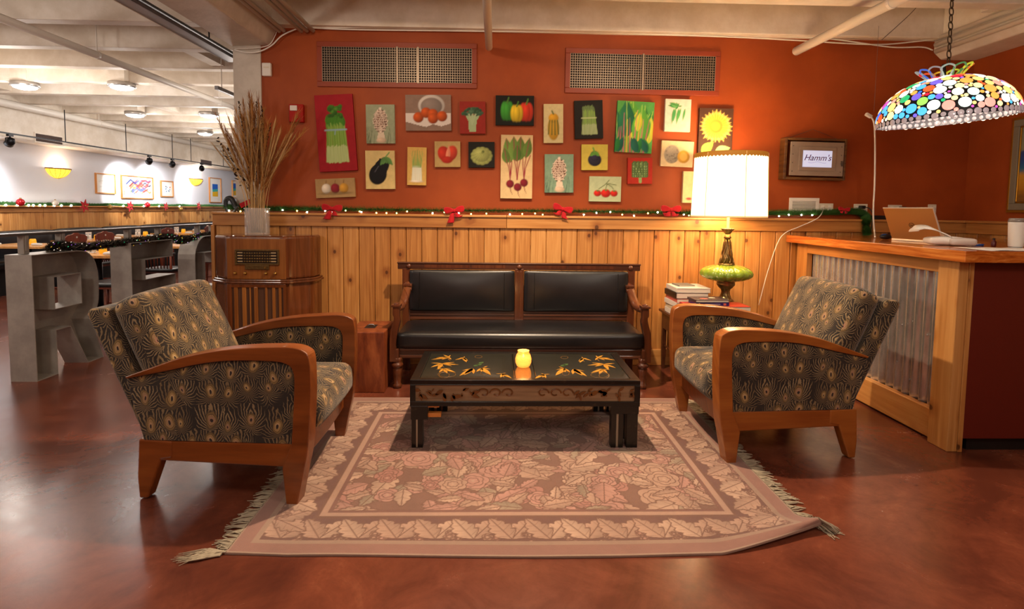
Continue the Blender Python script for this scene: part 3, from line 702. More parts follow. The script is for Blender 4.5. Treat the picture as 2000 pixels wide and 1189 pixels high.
# field
for i in range(430):
    x, y = rr.uniform(.3, RW-.3), rr.uniform(.3, RH-.3)
    if rr.random() < .70: rleaf(x, y, rr.uniform(0, 2*PI), rr.uniform(.11, .22), rr.uniform(.2, .32), rr.choice((TAN, PALE, PALE, PINK, SAGE, TAN)), rr.choice((3, 4, 5)))
    else: flower(x, y, rr.uniform(.045, .10), rr.choice((PINK, ROSE, PINK, TAN)), rr.choice((5, 6, 7)), rr.random()*6)
d = np.minimum(np.minimum(R.U, RW-R.U), np.minimum(R.V, RH-R.V))
b = lambda a, c: sstep(d, a-.003, a+.003)*sstep(d, c+.003, c-.003)
R.put(1-sstep(d, .335, .341), OUT)
R.put(b(.1, .275), '6f4b42')
# leaf border: paired acanthus leaves marching round
def side(n, fx):
    for i in range(n):
        t = (i+.5)/n
        for q, sg in ((-1, 1), (1, -1)):
            x, y, a = fx(t, q*.0); L = .178; rleaf(x, y, a+q*.56, L, .31, TAN if (i+q) % 3 else PALE, 4)
        x, y, a = fx(t+.5/n, 0)
        for q in range(5): flower(x+rr.uniform(-.03, .03), y+rr.uniform(-.05, .05), rr.uniform(.014, .024), rr.choice((TAN, PINK, TAN)), 5, rr.random()*6)
side(14, lambda t, q: (.10+t*(RW-.2), .115+(.0 if q <= 0 else 0), PI/2)); side(14, lambda t, q: (.10+t*(RW-.2), RH-.115, -PI/2))
side(9, lambda t, q: (.115, .18+t*(RH-.36), 0)); side(9, lambda t, q: (RW-.115, .18+t*(RH-.36), PI))
d2 = d
R.put(1-sstep(d2, .097, .101), 'a98f78'); R.put(1-sstep(d2, .072, .076), '9c7263'); R.put(b(.0, .01), 'b09a82')
R.put(b(.276, .288), OUT); R.put(b(.289, .318), 'bd9c84'); R.put(b(.319, .335), '82594d')
wear = vnoise(R.U, R.V, 3.2, 21)*.5+vnoise(R.U, R.V, 11, 22)*.3+vnoise(R.U, R.V, 60, 23)*.2
R.C = R.C*(.60+.32*wear)[..., None]*np.array((.97, .93, .98)); R.C = R.C*.86+np.array(lin('a8826f'))*.14
nu, nv = len(U), len(V); Z = .008+.0015*vnoise(R.U, R.V, 5, 5)
# lifted and folded front right corner
k = np.clip((R.U-1.98)/.46, 0, 1)*np.clip((.30-R.V)/.30, 0, 1)
X = RX0+R.U; Y = RY0+R.V; Zl = Z+.075*k**1.2
Y = Y+.13*k**1.3; X = X+.05*k**1.5
lip = np.clip((.09-R.V)/.09, 0, 1)**1.5*np.clip((R.U-1.9)/.45, 0, 1)
Zl = Zl-.045*lip*k; Y = Y+.03*lip*k
wav = .012*np.sin(R.U*3.1+.6)*np.clip((.3-R.V)/.3, 0, 1); Y = Y+wav*.9
Y = Y+.02*np.clip((.25-R.U)/.25, 0, 1)*np.clip((.3-R.V)/.3, 0, 1)
topv = np.stack([X, Y, Zl], -1).reshape(-1, 3); n0 = len(topv)
edge = [i for i in range(nu)]+[j*nu+nu-1 for j in range(1, nv)]+[(nv-1)*nu+i for i in range(nu-2, -1, -1)]+[j*nu for j in range(nv-2, 0, -1)]
ev = topv[edge].copy(); ev[:, 2] = np.maximum(ev[:, 2]-.009, 0.0005)
rug = thing('rug', 'faded pink and tan floral rug with fringed ends under the coffee table', 'rug', (0, 0, 0))
me = bpy.data.meshes.new('pile'); ne = len(edge)
me.from_pydata(np.vstack([topv, ev]).tolist(), [], grid_faces(nu, nv)+[(edge[i], n0+i, n0+(i+1) % ne, edge[(i+1) % ne]) for i in range(ne)])
cols = R.flat(); set_cols(me, np.vstack([cols, cols[edge]*.8]))
mat('rug_pile', fn=lambda g: {'Base Color': g.attr('Col'), 'Roughness': .95, 'Sheen Weight': .2, 'Normal': g.bump(g.noise(g.co(), 420, 2, .7), .5, .004)})
me.materials.append(M['rug_pile']); me.polygons.foreach_set('use_smooth', [True]*len(me.polygons))
o = bpy.data.objects.new('pile', me); COL.objects.link(o); o.parent = rug
mat('fringe', fn=lambda g: {'Base Color': g.mix(g.noise(g.co(), 30, 2), '7c7260', 'b8aa92'), 'Roughness': .9})
fg = MB(); rr = random.Random(5)
for sd in (0, 1):
    for j in range(0, nv, 3):
        p = topv[j*nu+(nu-1 if sd else 0)]; L = rr.uniform(.05, .085); sx = 1 if sd else -1; dy = rr.uniform(-.03, .03)
        for q in range(2):
            yy = p[1]+rr.uniform(-.004, .004); zz = max(p[2], .004); x1 = p[0]+sx*L*rr.uniform(.4, .6); x2 = p[0]+sx*L*rr.uniform(.85, 1.1)
            fg.tube([(p[0]-sx*.004, yy, zz), (x1, yy+dy*.5+rr.uniform(-.006, .006), max(.005, zz*.5)+rr.uniform(0, .008)), (x2, yy+dy+rr.uniform(-.012, .012), rr.uniform(.003, .006))], [.0036, .0034, .0014], 4, cap=False)
for k in range(26):   # matted corners
    a = Vector((RX0-.01, RY0+.03+rr.uniform(-.02, .02), .005)); fg.tube([a, a+Vector((-.06+rr.uniform(-.02, .02), -.01+rr.uniform(-.03, .03), .004)), a+Vector((-.13+rr.uniform(-.05, .03), -.035+rr.uniform(-.03, .03), 0))], [.004, .0035, .001], 4, cap=False)
    a = Vector(topv[nu-1])+Vector((rr.uniform(-.03, .01), rr.uniform(0, .06), -.01)); fg.tube([a, a+Vector((.03+rr.uniform(-.02, .02), -.02+rr.uniform(-.03, .03), -.03)), Vector((a.x+.05+rr.uniform(-.05, .04), a.y-.04+rr.uniform(-.04, .03), .004))], [.005, .004, .0015], 4, cap=False)
tag(fg.build('fringe', M['fringe'], rug, smooth=True), 'matted grey-tan fringe', kind='stuff')
# ================================================================ paintings on the red wall
mat('canvas_paint', fn=lambda g: {'Base Color': g.attr('Col'), 'Roughness': .65, 'Specular IOR Level': .25, 'Normal': g.bump(g.noise(g.co(), 160, 3, .6), .15, .003)})
def canvas(name, corners, label, fn, bg, edge=None, Y=4.968, dens=.0062, group='vegetable paintings on the red wall', var=.12, th=.03):
    """corners: TL, TR, BR, BL pixels, projected on the plane the canvas hangs in"""
    P = [onY(x, y, Y) for x, y in corners]; c = (P[0]+P[1]+P[2]+P[3])/4
    ex = ((P[1]-P[0])+(P[2]-P[3]))/2; w = ex.length; h = (((P[0]-P[3])+(P[1]-P[2]))/2).length; an = math.atan2(ex.z, ex.x)
    nu = max(8, int(w/dens)); nv = max(8, int(h/dens)); U = np.linspace(0, w, nu); V = np.linspace(0, h, nv)
    p = Paint(U/w, V/w, bg, var, int(abs(corners[0][0]))); p.H = h/w; fn(p, h/w)
    X = U-w/2; Zv = V-h/2; vs = [(x, -th, z) for z in Zv for x in X]; n0 = len(vs)
    edge_i = [i for i in range(nu)]+[j*nu+nu-1 for j in range(1, nv)]+[(nv-1)*nu+i for i in range(nu-2, -1, -1)]+[j*nu for j in range(nv-2, 0, -1)]
    vs += [(vs[i][0], 0, vs[i][2]) for i in edge_i]; ne = len(edge_i)
    fs = grid_faces(nu, nv)+[(edge_i[i], n0+i, n0+(i+1) % ne, edge_i[(i+1) % ne]) for i in range(ne)]
    cols = p.flat(); ec = cols[edge_i].copy()
    if edge: ec[:, :3] = L3(edge)
    me = bpy.data.meshes.new(name); me.from_pydata(vs, [], fs); set_cols(me, np.vstack([cols, ec])); me.materials.append(M['canvas_paint'])
    o = bpy.data.objects.new(name, me); COL.objects.link(o); o.location = c+Vector((0, .03, 0)); o.rotation_euler = (0, -an, 0)
    return tag(o, label, 'painting', group)
def rect(x0, y0, x1, y1, dx=0): return [(x0, y0), (x1, y0+dx), (x1, y1+dx), (x0, y1)]
def asparagus(p, H, c0='6f9a3a', c1='c6d39a', tip='3f6e22', tie='8fb0c0', x0=.28, x1=.72, b0=.22, b1=.78, y0=.12, y1=.86):
    n = 17; r = random.Random(2)
    for i in range(n):
        f = i/(n-1); xb = b0+(b1-b0)*f; xt = x0+(x1-x0)*f+r.uniform(-.02, .02); yb = H*(y0+r.uniform(-.01, .01)); yt = H*(y1+r.uniform(-.06, .03)-.10*abs(f-.5))
        p.line([(xb, yb), (xt, yt)], .022, c0 if i % 2 else '86ad4c')
        p.line([(xb, yb), (xb+(xt-xb)*.35, yb+(yt-yb)*.35)], .02, c1, .75); p.leaf((xt, yt-.09*H), (xt, yt+.04*H), .2, tip)
    if tie: p.line([(x0*.5+b0*.5-.03, H*.54), (x1*.5+b1*.5+.03, H*.54)], .02, tie)
def a_red(p, H):
    asparagus(p, H, tip='3f7a1e', y1=.74)
    for i in range(30):
        t = random.Random(i); p.ell(.5+t.uniform(-.18, .18), H*(.78+t.uniform(-.07, .07)), .05, .05, t.choice(('3c741c', '4f8a26', '2f6018')))
    p.line([(.49, H*.54), (.47, H*.48)], .012, '8fb0c0')
def morel(p, H, teal=False):
    for i in range(14):
        t = random.Random(i+40); x = t.choice((t.uniform(0, .3), t.uniform(.7, 1))); p.line([(x, 0), (x+t.uniform(-.15, .15), H*t.uniform(.25, .6))], .010, '4b5a3e' if not teal else '3c5a50', .7, True)
    p.poly([(.36, .06*H), (.68, .06*H), (.60, .32*H), (.42, .32*H)], 'd9c9b2'); p.ell(.52, .08*H, .17, .07*H, 'd4bba0')
    cx, cy, rx, ry = .5, H*.58, .24, H*.30; p.ell(cx, cy, rx, ry, '6e4636')
    r = random.Random(4)
    for j in range(11):
        for i in range(7):
            a = (i+.5*(j % 2))/6.5*2-1; v = j/10*2-1; x = cx+a*rx*math.sqrt(max(0, 1-v*v)); y = cy+v*ry*.97
            p.line([(x, y), (x+r.uniform(-.05, .05), y+r.uniform(.03, .07))], .010, 'ead9c6'); p.line([(x-.03, y+r.uniform(-.02, .02)), (x+.03, y+r.uniform(-.02, .02))], .009, 'e2cdb8')
def oranges(p, H):
    p.poly([(0, H*.5), (1, H*.5), (1, H*.2), (.78, H*.12), (.6, H*.18), (.45, H*.1), (.25, H*.16), (0, H*.25)], 'd8cfc8')
    p.ell(.57, H*.70, .29, H*.30, 'cfc8c0'); p.ell(.57, H*.68, .235, H*.24, '8d8078')
    for x, y in ((.28, .37), (.45, .5), (.6, .46), (.6, .34), (.8, .4)): p.ell(x, H*y, .115, .115, 'c4541a', light=.9)
def broccoli(p, H):
    p.poly([(.36, .05*H), (.62, .05*H), (.66, .4*H), (.78, .56*H), (.22, .56*H), (.33, .4*H)], '9fb58a')
    for i in range(60):
        t = random.Random(i); a = t.uniform(0, PI); r = t.uniform(.1, .38); p.ell(.5+r*math.cos(a)*1.05, H*.58+r*math.sin(a)*.75, .06, .055, t.choice(('3c5f45', '2e4f38', '52775a')))
    for x in (.36, .5, .62): p.line([(.48, .3*H), (x, .6*H)], .03, 'a9bd94')
def bell(p, cx, cy, rx, ry, c, stem='4d7a30'):
    for dx in (-.5, .5, 0): p.ell(cx+dx*rx, cy, rx*.62, ry*(.96 if dx else 1), c, light=.8)
    p.line([(cx, cy+ry*.8), (cx+rx*.25, cy+ry*1.35)], rx*.12, stem)
def peppers(p, H): bell(p, .30, H*.48, .15, H*.33, '3e9a34'); bell(p, .80, H*.45, .16, H*.32, 'd23a22'); bell(p, .55, H*.40, .145, H*.29, 'e0c02c')
def squash(p, H):
    p.ell(.5, .38*H, .30, .31*H, 'c99a2c'); p.ell(.5, .64*H, .26, .12*H, 'd6a026')
    for i in range(7): p.line([(.24+.087*i, .2*H+.05*abs(i-3)*.3), (.3+.067*i, .58*H)], .022, '2f5a2e' if i % 2 == 0 else 'b9922e')
    p.line([(.5, .74*H), (.42, .82*H)], .035, '5c6a34')
def a_black(p, H): asparagus(p, H, '6f8456', 'a9b890', '5d7548', 'b9c890', .30, .68, .26, .78)
def chard(p, H):
    r = random.Random(9)
    for i in range(26):
        x = r.uniform(.05, .95); p.leaf((x, H*r.uniform(.1, .5)), (x+r.uniform(-.15, .15), H*r.uniform(.7, 1.05)), r.uniform(.12, .25), r.choice(('2f7a36', '3d9a45', '1f6a4a', '55a03a', 'c9c83c')), '8fbf5a')
    for i in range(9):
        x = .1+.09*i; p.line([(x-.05, 0), (x+r.uniform(-.12, .1), H*r.uniform(.45, .85))], .028, r.choice(('c06a78', 'e0cf3a', 'b0526a', 'd9b04a')), .9, True)
    for i in range(10): x = r.random(); p.leaf((x, 0), (x+r.uniform(-.2, .2), H*.3), .2, r.choice(('1c5f50', '257a3a')))
def chili(p, H):
    r = random.Random(12)
    for i in range(9): p.leaf((.5, H*.78), (.5+r.uniform(-.4, .4), H*(.78+r.uniform(-.25, .18))), .2, r.choice(('5aa45a', '3f8c4c', '86c07a')), '3a7a40')
    for x, l in ((.3, .5), (.36, .42), (.48, .5), (.55, .35), (.72, .4)): p.leaf((x+.05, H*.72), (x-.03, H*(.72-l)), .09, '4a9a56')
def sunflower(p, H):
    p.leaf((.1, 0), (.45, .25*H), .3, '8fae4a'); p.leaf((.5, .02), (.95, .13*H), .3, '8fb878'); p.line([(.2, 0), (.5, .4*H)], .02, 'a9b04e')
    for k in range(2):
        for i in range(24):
            a = 2*PI*(i+.5*k)/24; l = .46-.06*k+.05*random.Random(i).random(); p.leaf((.5+.1*math.cos(a), .60*H+.1*math.sin(a)), (.5+l*math.cos(a), .60*H+l*math.sin(a)), .13, 'eed24a' if k else 'f3e28c', 'd0a83a')
    p.ell(.5, .6*H, .19, .19, 'd9a83a'); p.ell(.5, .6*H, .12, .12, 'a9c23e', light=.2)
def onions(p, H):
    for x, c in ((.27, 'e6dccb'), (.5, '8e2430'), (.72, 'cf9a3a')): p.ell(x, H*.48, .115, .125, c, light=.7); p.line([(x, H*.76), (x+.01, H*.9)], .012, '8a6a40')
    p.ell(.5, H*.22, .42, .04, '5d4a30', a=.5)
def eggplant(p, H):
    p.ell(.42, .38*H, .30, .27*H, '100f16', -.35, .7); p.ell(.60, .60*H, .20, .24*H, '121118', -.35, .7); p.poly([(.16, .5*H), (.5, .8*H), (.8, .6*H), (.65, .3*H)], '100f16')
    for i in range(5): p.leaf((.70, .84*H), (.50+.11*i, .66*H-.03*abs(i-2)), .22, '5a8a48')
    p.line([(.70, .84*H), (.82, .95*H)], .022, '6f9a55'); p.line([(.32, .45*H), (.45, .6*H)], .012, '6a6a78', .6)
def scallions(p, H):
    for i in range(11):
        f = i/10; p.line([(.26+.5*f, .12*H), (.30+.42*f, .5*H)], .030, 'e6e6d6' if i % 2 else 'd3d9c0'); p.line([(.30+.42*f, .48*H), (.22+.6*f, .92*H-.1*abs(f-.5))], .026, '7d9a4a' if i % 2 else '94b060', 1, True)
    p.ell(.5, .1*H, .32, .05, 'f0e6d8')
def redpepper(p, H):
    p.ell(.36, .52*H, .24, .30*H, 'c0331f', .3, .8); p.ell(.66, .54*H, .22, .30*H, 'c9402a', -.3, .8); p.leaf((.5, .2*H), (.56, .86*H), .13, 'd98a6a'); p.ell(.48, .28*H, .22, .14*H, 'b02a1a')
def patty(p, H):
    for i in range(13): a = 2*PI*i/13; p.ell(.5+.30*math.cos(a), .45*H+.25*math.sin(a), .12, .10, '98a05a', light=.5)
    p.ell(.5, .48*H, .31, .26*H, 'a9b066', light=.8); p.ell(.56, .62*H, .05, .05, '5c6a34')
    for i in range(9): a = PI+PI*i/8; p.line([(.54, .6*H), (.5+.36*math.cos(a), .46*H+.3*math.sin(a))], .008, '6f7a3c', .6)
def beets(p, H):
    for bx in (.30, .52, .74):
        for k in range(3): p.line([(bx, .30*H), (bx+.04*(k-1), .48*H), (bx+.12*(k-1)+(bx-.52)*.3, .68*H)], .013, '8a1c34')
    for b, t, w in (((.30, .56*H), (.16, .95*H), .22), ((.42, .60*H), (.40, .98*H), .25), ((.60, .60*H), (.62, .98*H), .25), ((.78, .64*H), (.90, .96*H), .22), ((.20, .55*H), (.10, .80*H), .25), ((.50, .58*H), (.52, .85*H), .25)):
        p.leaf(b, t, w, random.Random(int(b[0]*90)).choice(('5c7a34', '4f6e2c', '6a8a3e')), '8a4a44')
    for x, y in ((.30, .23), (.74, .25), (.54, .18)): p.ell(x, y*H, .125, .125, '7a1826', light=.7); p.line([(x, (y-.05)*H), (x+.03, (y-.12)*H), (x+.08, (y-.17)*H)], .014, '6a1420', 1, True)
def eggs(p, H):
    p.ell(.5, .40*H, .26, .25*H, '2c2a3c', light=.8); p.ell(.5, .55*H, .18, .2*H, '33304a', light=.8)
    for i in range(5): p.leaf((.5, .72*H), (.32+.09*i, .58*H-.02*abs(i-2)), .25, '5f9a3a')
    p.line([(.5, .7*H), (.44, .86*H)], .03, '6aa040')
def tomatoes(p, H):
    for x, r in ((.26, .12), (.78, .12), (.52, .155)): p.ell(x, H*.33, r, r*.85, 'c9261c', light=.9); p.leaf((x-.04, H*.33+r*.6), (x+.05, H*.33+r*.65), .3, '5a7a3a')
    p.line([(.3, H*.5), (.5, H*.68), (.62, H*.86)], .010, '4a5a2c'); p.line([(.52, H*.52), (.56, H*.72), (.85, H*.66)], .010, '4a5a2c'); p.line([(.76, H*.5), (.7, H*.6), (.55, H*.7)], .010, '4a5a2c')
def artichoke(p, H):
    p.line([(.52, .08*H), (.5, .3*H)], .06, '8aa86a')
    for j in range(6):
        for i in range(6-j//2):
            x = .22+(.56/(5-j//2+.01))*i; y = H*(.26+.09*j); p.leaf((x*.8+.1, y-.02), (x*.8+.1, y+.16), .38, ('7d9a5e', '92ad72', '6d8a52')[(i+j) % 3], '4a6238', outline='455c34')
def potatoes(p, H):
    p.ell(.33, .48*H, .24, .36*H, 'a39886', light=.4); r = random.Random(3)
    for i in range(60): a = r.uniform(0, 2*PI); q = math.sqrt(r.random()); p.ell(.33+.22*q*math.cos(a), .48*H+.33*H*q*math.sin(a), .014, .014, r.choice(('7c7062', 'b8ac98')))
    p.ell(.70, .40*H, .19, .25*H, 'd9a43e', light=.6); p.ell(.70, .4*H, .12, .16*H, 'e2b658', light=.2)
def berry(p, H):
    r = random.Random(8)
    for i in range(70): a = r.uniform(0, 2*PI); q = math.sqrt(r.random()); p.ell(.56+.24*q*math.cos(a), .45*H+.30*H*q*math.sin(a), .04, .04, r.choice(('c8828a', 'd69a9a', 'b86a78')), light=.6)
    p.ell(.2, .13*H, .09, .04, 'b04a4a')
G_ = 'wall'
for args in (
    ('canvas_painting', [(614, 186), (690, 183), (696, 332), (624, 336)], 'tall red canvas of a tied asparagus bunch', a_red, '9a1420', '7a0e18'),
    ('canvas_painting', rect(715, 204, 771, 280), 'pale green canvas of a morel beside the oranges painting', morel, '97a083', 'c9b9a0'),
    ('canvas_painting', rect(792, 185, 881, 255), 'canvas of oranges with an upturned white basket', oranges, '8a7264', 'cbb8a2'),
    ('canvas_painting', rect(898, 198, 948, 261), 'small red canvas of a broccoli head', broccoli, '93281e', '7c2018'),
    ('canvas_painting', rect(968, 186, 1043, 244, 1), 'black canvas of green, yellow and red bell peppers', peppers, '14140f', '0e0e0c'),
    ('canvas_painting', rect(1062, 203, 1100, 279), 'narrow cream canvas of a striped green and orange squash', squash, 'cdbf8e', 'd6c59a'),
    ('canvas_painting', [(1121, 197), (1176, 195), (1179, 270), (1124, 271)], 'black canvas of a pale green asparagus bundle', a_black, '191713', '100f0d'),
    ('canvas_painting', [(1206, 196), (1279, 200), (1272, 300), (1201, 296)], 'bright canvas of green chard leaves with pink and yellow stalks', chard, '4f9a4a', '3a7a50'),
    ('canvas_painting', [(1300, 193), (1350, 194), (1348, 258), (1298, 256)], 'white canvas of hanging green chilies with leaves', chili, 'd9d4c4', 'e0d6c0'),
    ('canvas_painting', [(1368, 211), (1432, 212), (1430, 300), (1362, 298)], 'canvas of a big yellow sunflower above the lamp shade', sunflower, '4c3226', '3a2418'),
    ('canvas_painting', [(616, 350), (692, 347), (694, 384), (617, 387)], 'small wide canvas of white, red and yellow onions', onions, 'a98a5c', 'b89a70'),
    ('canvas_painting', rect(714, 294, 771, 369), 'cream canvas of one large black eggplant', eggplant, 'd3bd80', 'd8c898'),
    ('canvas_painting', [(796, 287), (833, 288), (832, 362), (795, 361)], 'narrow yellow canvas of green onions', scallions, 'd0aa5c', 'd8ba80'),
    ('canvas_painting', rect(849, 276, 899, 326), 'small tan canvas of a red pepper cut open', redpepper, 'b59a62', 'c6aa7c'),
    ('canvas_painting', rect(915, 277, 966, 327), 'small black canvas of a pale green patty pan squash', patty, '15140f', '100f0c'),
    ('canvas_painting', [(979, 263), (1041, 264), (1039, 388), (977, 387)], 'tall cream canvas of three beets with leaves', beets, 'd2b888', 'dcc8a0'),
    ('canvas_painting', rect(1064, 301, 1120, 376), 'teal green canvas of a morel above the tomatoes painting', lambda p, H: morel(p, H, True), '7c9a82', '8aa08a'),
    ('canvas_painting', rect(1136, 282, 1187, 332), 'small yellow canvas of a round dark eggplant', eggs, 'c9b84e', 'd2c470'),
    ('canvas_painting', rect(1151, 344, 1213, 393, 1), 'pale green canvas of three red tomatoes on the vine', tomatoes, 'b3bf98', 'c8ccaa'),
    ('canvas_painting', rect(1226, 308, 1274, 359), 'small red canvas of a green artichoke', artichoke, 'ab2a1c', '8c2016'),
    ('canvas_painting', [(1293, 274), (1355, 277), (1353, 327), (1290, 324)], 'cream canvas of a brown potato beside a yellow one', potatoes, 'd6bd92', 'dcc9a2'),
    ('canvas_painting', [(1335, 334), (1397, 336), (1394, 397), (1333, 396)], 'cream canvas of a pink berry bunch half behind the lamp shade', berry, 'dcc490', 'e0cca0')):
    canvas(*args)

# ================================================================ air grilles of the red wall
mat('grille_metal', '9a8a78', .4, .5); mat('duct_dark', '1a0c06', .8); mat('red_flange', '8a3414', .5)
def grille(label, c, muls):
    P = [onY(x, y, 4.985) for x, y in c]; cx = sum((p for p in P), Vector())/4; ex = (P[1]-P[0]+P[2]-P[3])/2; w = ex.length; h = ((P[0]-P[3]+P[1]-P[2])/2).length
    t = thing('air_grille', label, 'vent', (cx.x, 4.998, cx.z)); t.rotation_euler = (0, -math.atan2(ex.z, ex.x), 0)
    a, b = w/2, h/2; f = .045
    MB().box(-a, a, -.016, 0, b-f, b).box(-a, a, -.016, 0, -b, -b+f).box(-a, -a+f, -.016, 0, -b+f, b-f).box(a-f, a, -.016, 0, -b+f, b-f).build('flange', M['red_flange'], t, bevel=.004)
    box('duct_opening', -a+f, a-f, -.002, -.0005, -b+f, b-f, M['duct_dark'], t)
    bars = MB(); n = int((w-2*f)/.0205)
    for i in range(n+1): x = -a+f+(w-2*f)*i/n; bars.box(x-.0022, x+.0022, -.015, -.005, -b+f, b-f)
    n = int((h-2*f)/.0205)
    for i in range(n+1): z = -b+f+(h-2*f)*i/n; bars.box(-a+f, a-f, -.012, -.004, z-.0022, z+.0022)
    tag(bars.build('grille_bars', M['grille_metal'], t), kind='stuff')
    for q in muls: x = -a+w*q; box('mullion', x-.009, x+.009, -.02, -.003, -b+f*.8, b-f*.8, M['grille_metal'], t, bevel=.003)
grille('painted air grille above the asparagus and oranges paintings', [(619, 80), (932, 85), (931, 173), (619, 169)], (.50, .63))
grille('painted air grille above the chard and chili paintings', [(1104, 94), (1407, 99), (1406, 189), (1104, 180)], (.5,))

# ================================================================ small wall fittings
def wallbox(x0, y0, x1, y1, Y=4.999): a = onY(x0, y0, Y); b = onY(x1, y1, Y); return a.x, b.x, b.z, a.z
x0, x1, z0, z1 = wallbox(1541, 386, 1598, 417)
wv = thing('wall_vent', 'small white louvred wall vent above the garland behind the counter', 'vent', ((x0+x1)/2, 4.999, z0))
w = x1-x0; h = z1-z0
MB().box(-w/2, w/2, -.012, 0, 0, .03).box(-w/2, w/2, -.012, 0, h-.03, h).box(-w/2, -w/2+.03, -.012, 0, .03, h-.03).box(w/2-.03, w/2, -.012, 0, .03, h-.03).build('frame', M['white_plastic'], wv, bevel=.003)
box('dark_opening', -w/2+.03, w/2-.03, -.002, -.0005, .03, h-.03, M['duct_dark'], wv)
for i in range(6): MB().obox((0, -.006, .036+i*(h-.06)/6), (w-.06, .010, .0065), (.5, 0, 0)).build('louvre', M['white_plastic'], wv)
def outlet(label, px, slots=1):
    x0, x1, z0, z1 = wallbox(*px); t = thing('wall_outlet', label, 'outlet', ((x0+x1)/2, 4.999, (z0+z1)/2)); w, h = x1-x0, z1-z0
    box('cover_plate', -w/2, w/2, -.008, 0, -h/2, h/2, M['outlet'], t, bevel=.003)
    for i in (-1, 1):
        s = box('socket', i*w*.24-.014, i*w*.24+.014, -.0105, -.008, -h*.3, h*.3, M['white_plastic'], t, bevel=.002)
        MB().box(i*w*.24-.007, i*w*.24-.005, -.011, -.0105, -.008, .008).box(i*w*.24+.005, i*w*.24+.007, -.011, -.0105, -.008, .008).build('slot', M['black_plastic'], s)
    return t
outlet('beige double outlet beside the white louvred vent', (1599, 397, 1626, 415)); outlet('beige double outlet with the black plug, left of the white cord', (1667, 398, 1693, 414))
outlet('beige double outlet behind the laptop lid', (1734, 400, 1760, 416)); outlet('beige double outlet behind the gold-lidded glass jar', (1812, 399, 1827, 416))
# alarm, sensor
x0, x1, z0, z1 = wallbox(568, 205, 596, 240); fa = thing('fire_alarm', 'red fire alarm strobe on the wall behind the dried grasses', 'fire alarm', ((x0+x1)/2, 4.999, (z0+z1)/2)); w, h = x1-x0, z1-z0
mat('alarm_red', 'a01810', .6, **{'Specular IOR Level': .2}); mat('lens', 'd8d0c8', .2)
box('housing', -w/2, w/2, -.05, 0, -h/2, h/2, M['alarm_red'], fa, bevel=.006); box('strobe_lens', -w*.4, w*.1, -.062, -.05, h*.12, h*.42, M['lens'], fa, bevel=.004)
MB().cyl((-.01, -.05, -.03), (-.01, -.056, -.03), .03, n=18).build('sounder', M['alarm_red'], fa)
x0, x1, z0, z1 = wallbox(514, 124, 532, 150); ms = thing('motion_sensor', 'white motion sensor high on the wall next to the column', 'sensor', ((x0+x1)/2, 4.999, (z0+z1)/2)); w, h = x1-x0, z1-z0
box('housing', -w/2, w/2, -.035, 0, -h/2, h/2, M['white_plastic'], ms, bevel=.008); box('window', -w*.3, w*.3, -.037, -.034, h*.1, h*.2, M['outlet'], ms)

# ---- illuminated sign box
P = [onY(x, y, 4.90) for x, y in ((1533, 268), (1655, 271), (1653, 352), (1533, 350))]; c = sum(P, Vector())/4
w = (P[1]-P[0]).x; h = (P[0]-P[3]).z
sg = thing('lit_sign_box', 'wooden box with metal front and small lit lettered window hanging on the red wall', 'sign', (c.x, 4.998, c.z)); sg.rotation_euler = (0, .012, 0)
mat('old_oak', fn=lambda g: {'Base Color': g.ramp(g.noise(g.map(g.co(), (8, 3, 40)), 1, 4), [(.3, '4a2a10'), (.7, '7d5222')]), 'Roughness': .5})
mat('sign_metal', fn=lambda g: {'Base Color': g.mix(g.noise(g.co(), 9, 3), '8a7668', 'a89684'), 'Roughness': .42}); emit('sign_glow', 'c4cbe8', .55); mat('sign_red', '5c0a20', .4); mat('screw_metal', '6a6058', .4, .6)
MB().box(-w/2, -w/2+.025, -.09, 0, -h/2, h/2).box(w/2-.02, w/2, -.09, 0, -h/2, h/2).box(-w/2+.025, w/2-.02, -.09, 0, h/2-.022, h/2).box(-w/2+.025, w/2-.02, -.09, 0, -h/2, -h/2+.022).build('wooden_case', M['old_oak'], sg, bevel=.004)
MB().prism([(-w/2+.05, -h/2+.035), (w/2-.03, -h/2+.035), (w/2-.03, h/2-.035), (-w/2+.05, h/2-.035)], -.10, -.082).build('metal_front', M['sign_metal'], sg, bevel=.004)
cx = .01; MB().box(cx-.165, cx+.165, -.106, -.10, -.105, -.072).box(cx-.165, cx+.165, -.106, -.10, .072, .105).box(cx-.165, cx-.13, -.106, -.10, -.072, .072).box(cx+.13, cx+.165, -.106, -.10, -.072, .072).build('window_frame', M['sign_metal'], sg, bevel=.003)
box('lit_window', cx-.13, cx+.13, -.1025, -.1005, -.072, .072, M['sign_glow'], sg)
text_mesh('lettering', "Hamm's", .074, M['sign_red'], sg, (cx, -.1035, .008), (PI/2, 0, 0), .35, .0005)
MB().tube([(cx-.08+.16*t, -.1035, -.03-.006*math.sin(t*9)) for t in np.linspace(0, 1, 12)], .002, 4, flat=.4).build('underline', M['sign_red'], sg)
for a in (-1, 1):
    for b in (-.9, -.3, .3, .9): MB().ball((a*(w/2-.062)+.008, -.10, b*(h/2-.06)), .005, 8, 5, (1, .5, 1)).build('screw', M['screw_metal'], sg, smooth=True)
MB().cyl((w/2-.05, -.10, -.02), (w/2-.05, -.112, -.02), .007, n=10).box(w/2-.056, w/2-.044, -.115, -.108, -.06, -.02).build('latch', M['screw_metal'], sg)
MB().tube([(-w/2+.05, -.04, h/2), (0, -.02, h/2+.085), (w/2-.05, -.04, h/2)], .0015, 4).build('hanging_wire', M['screw_metal'], sg)

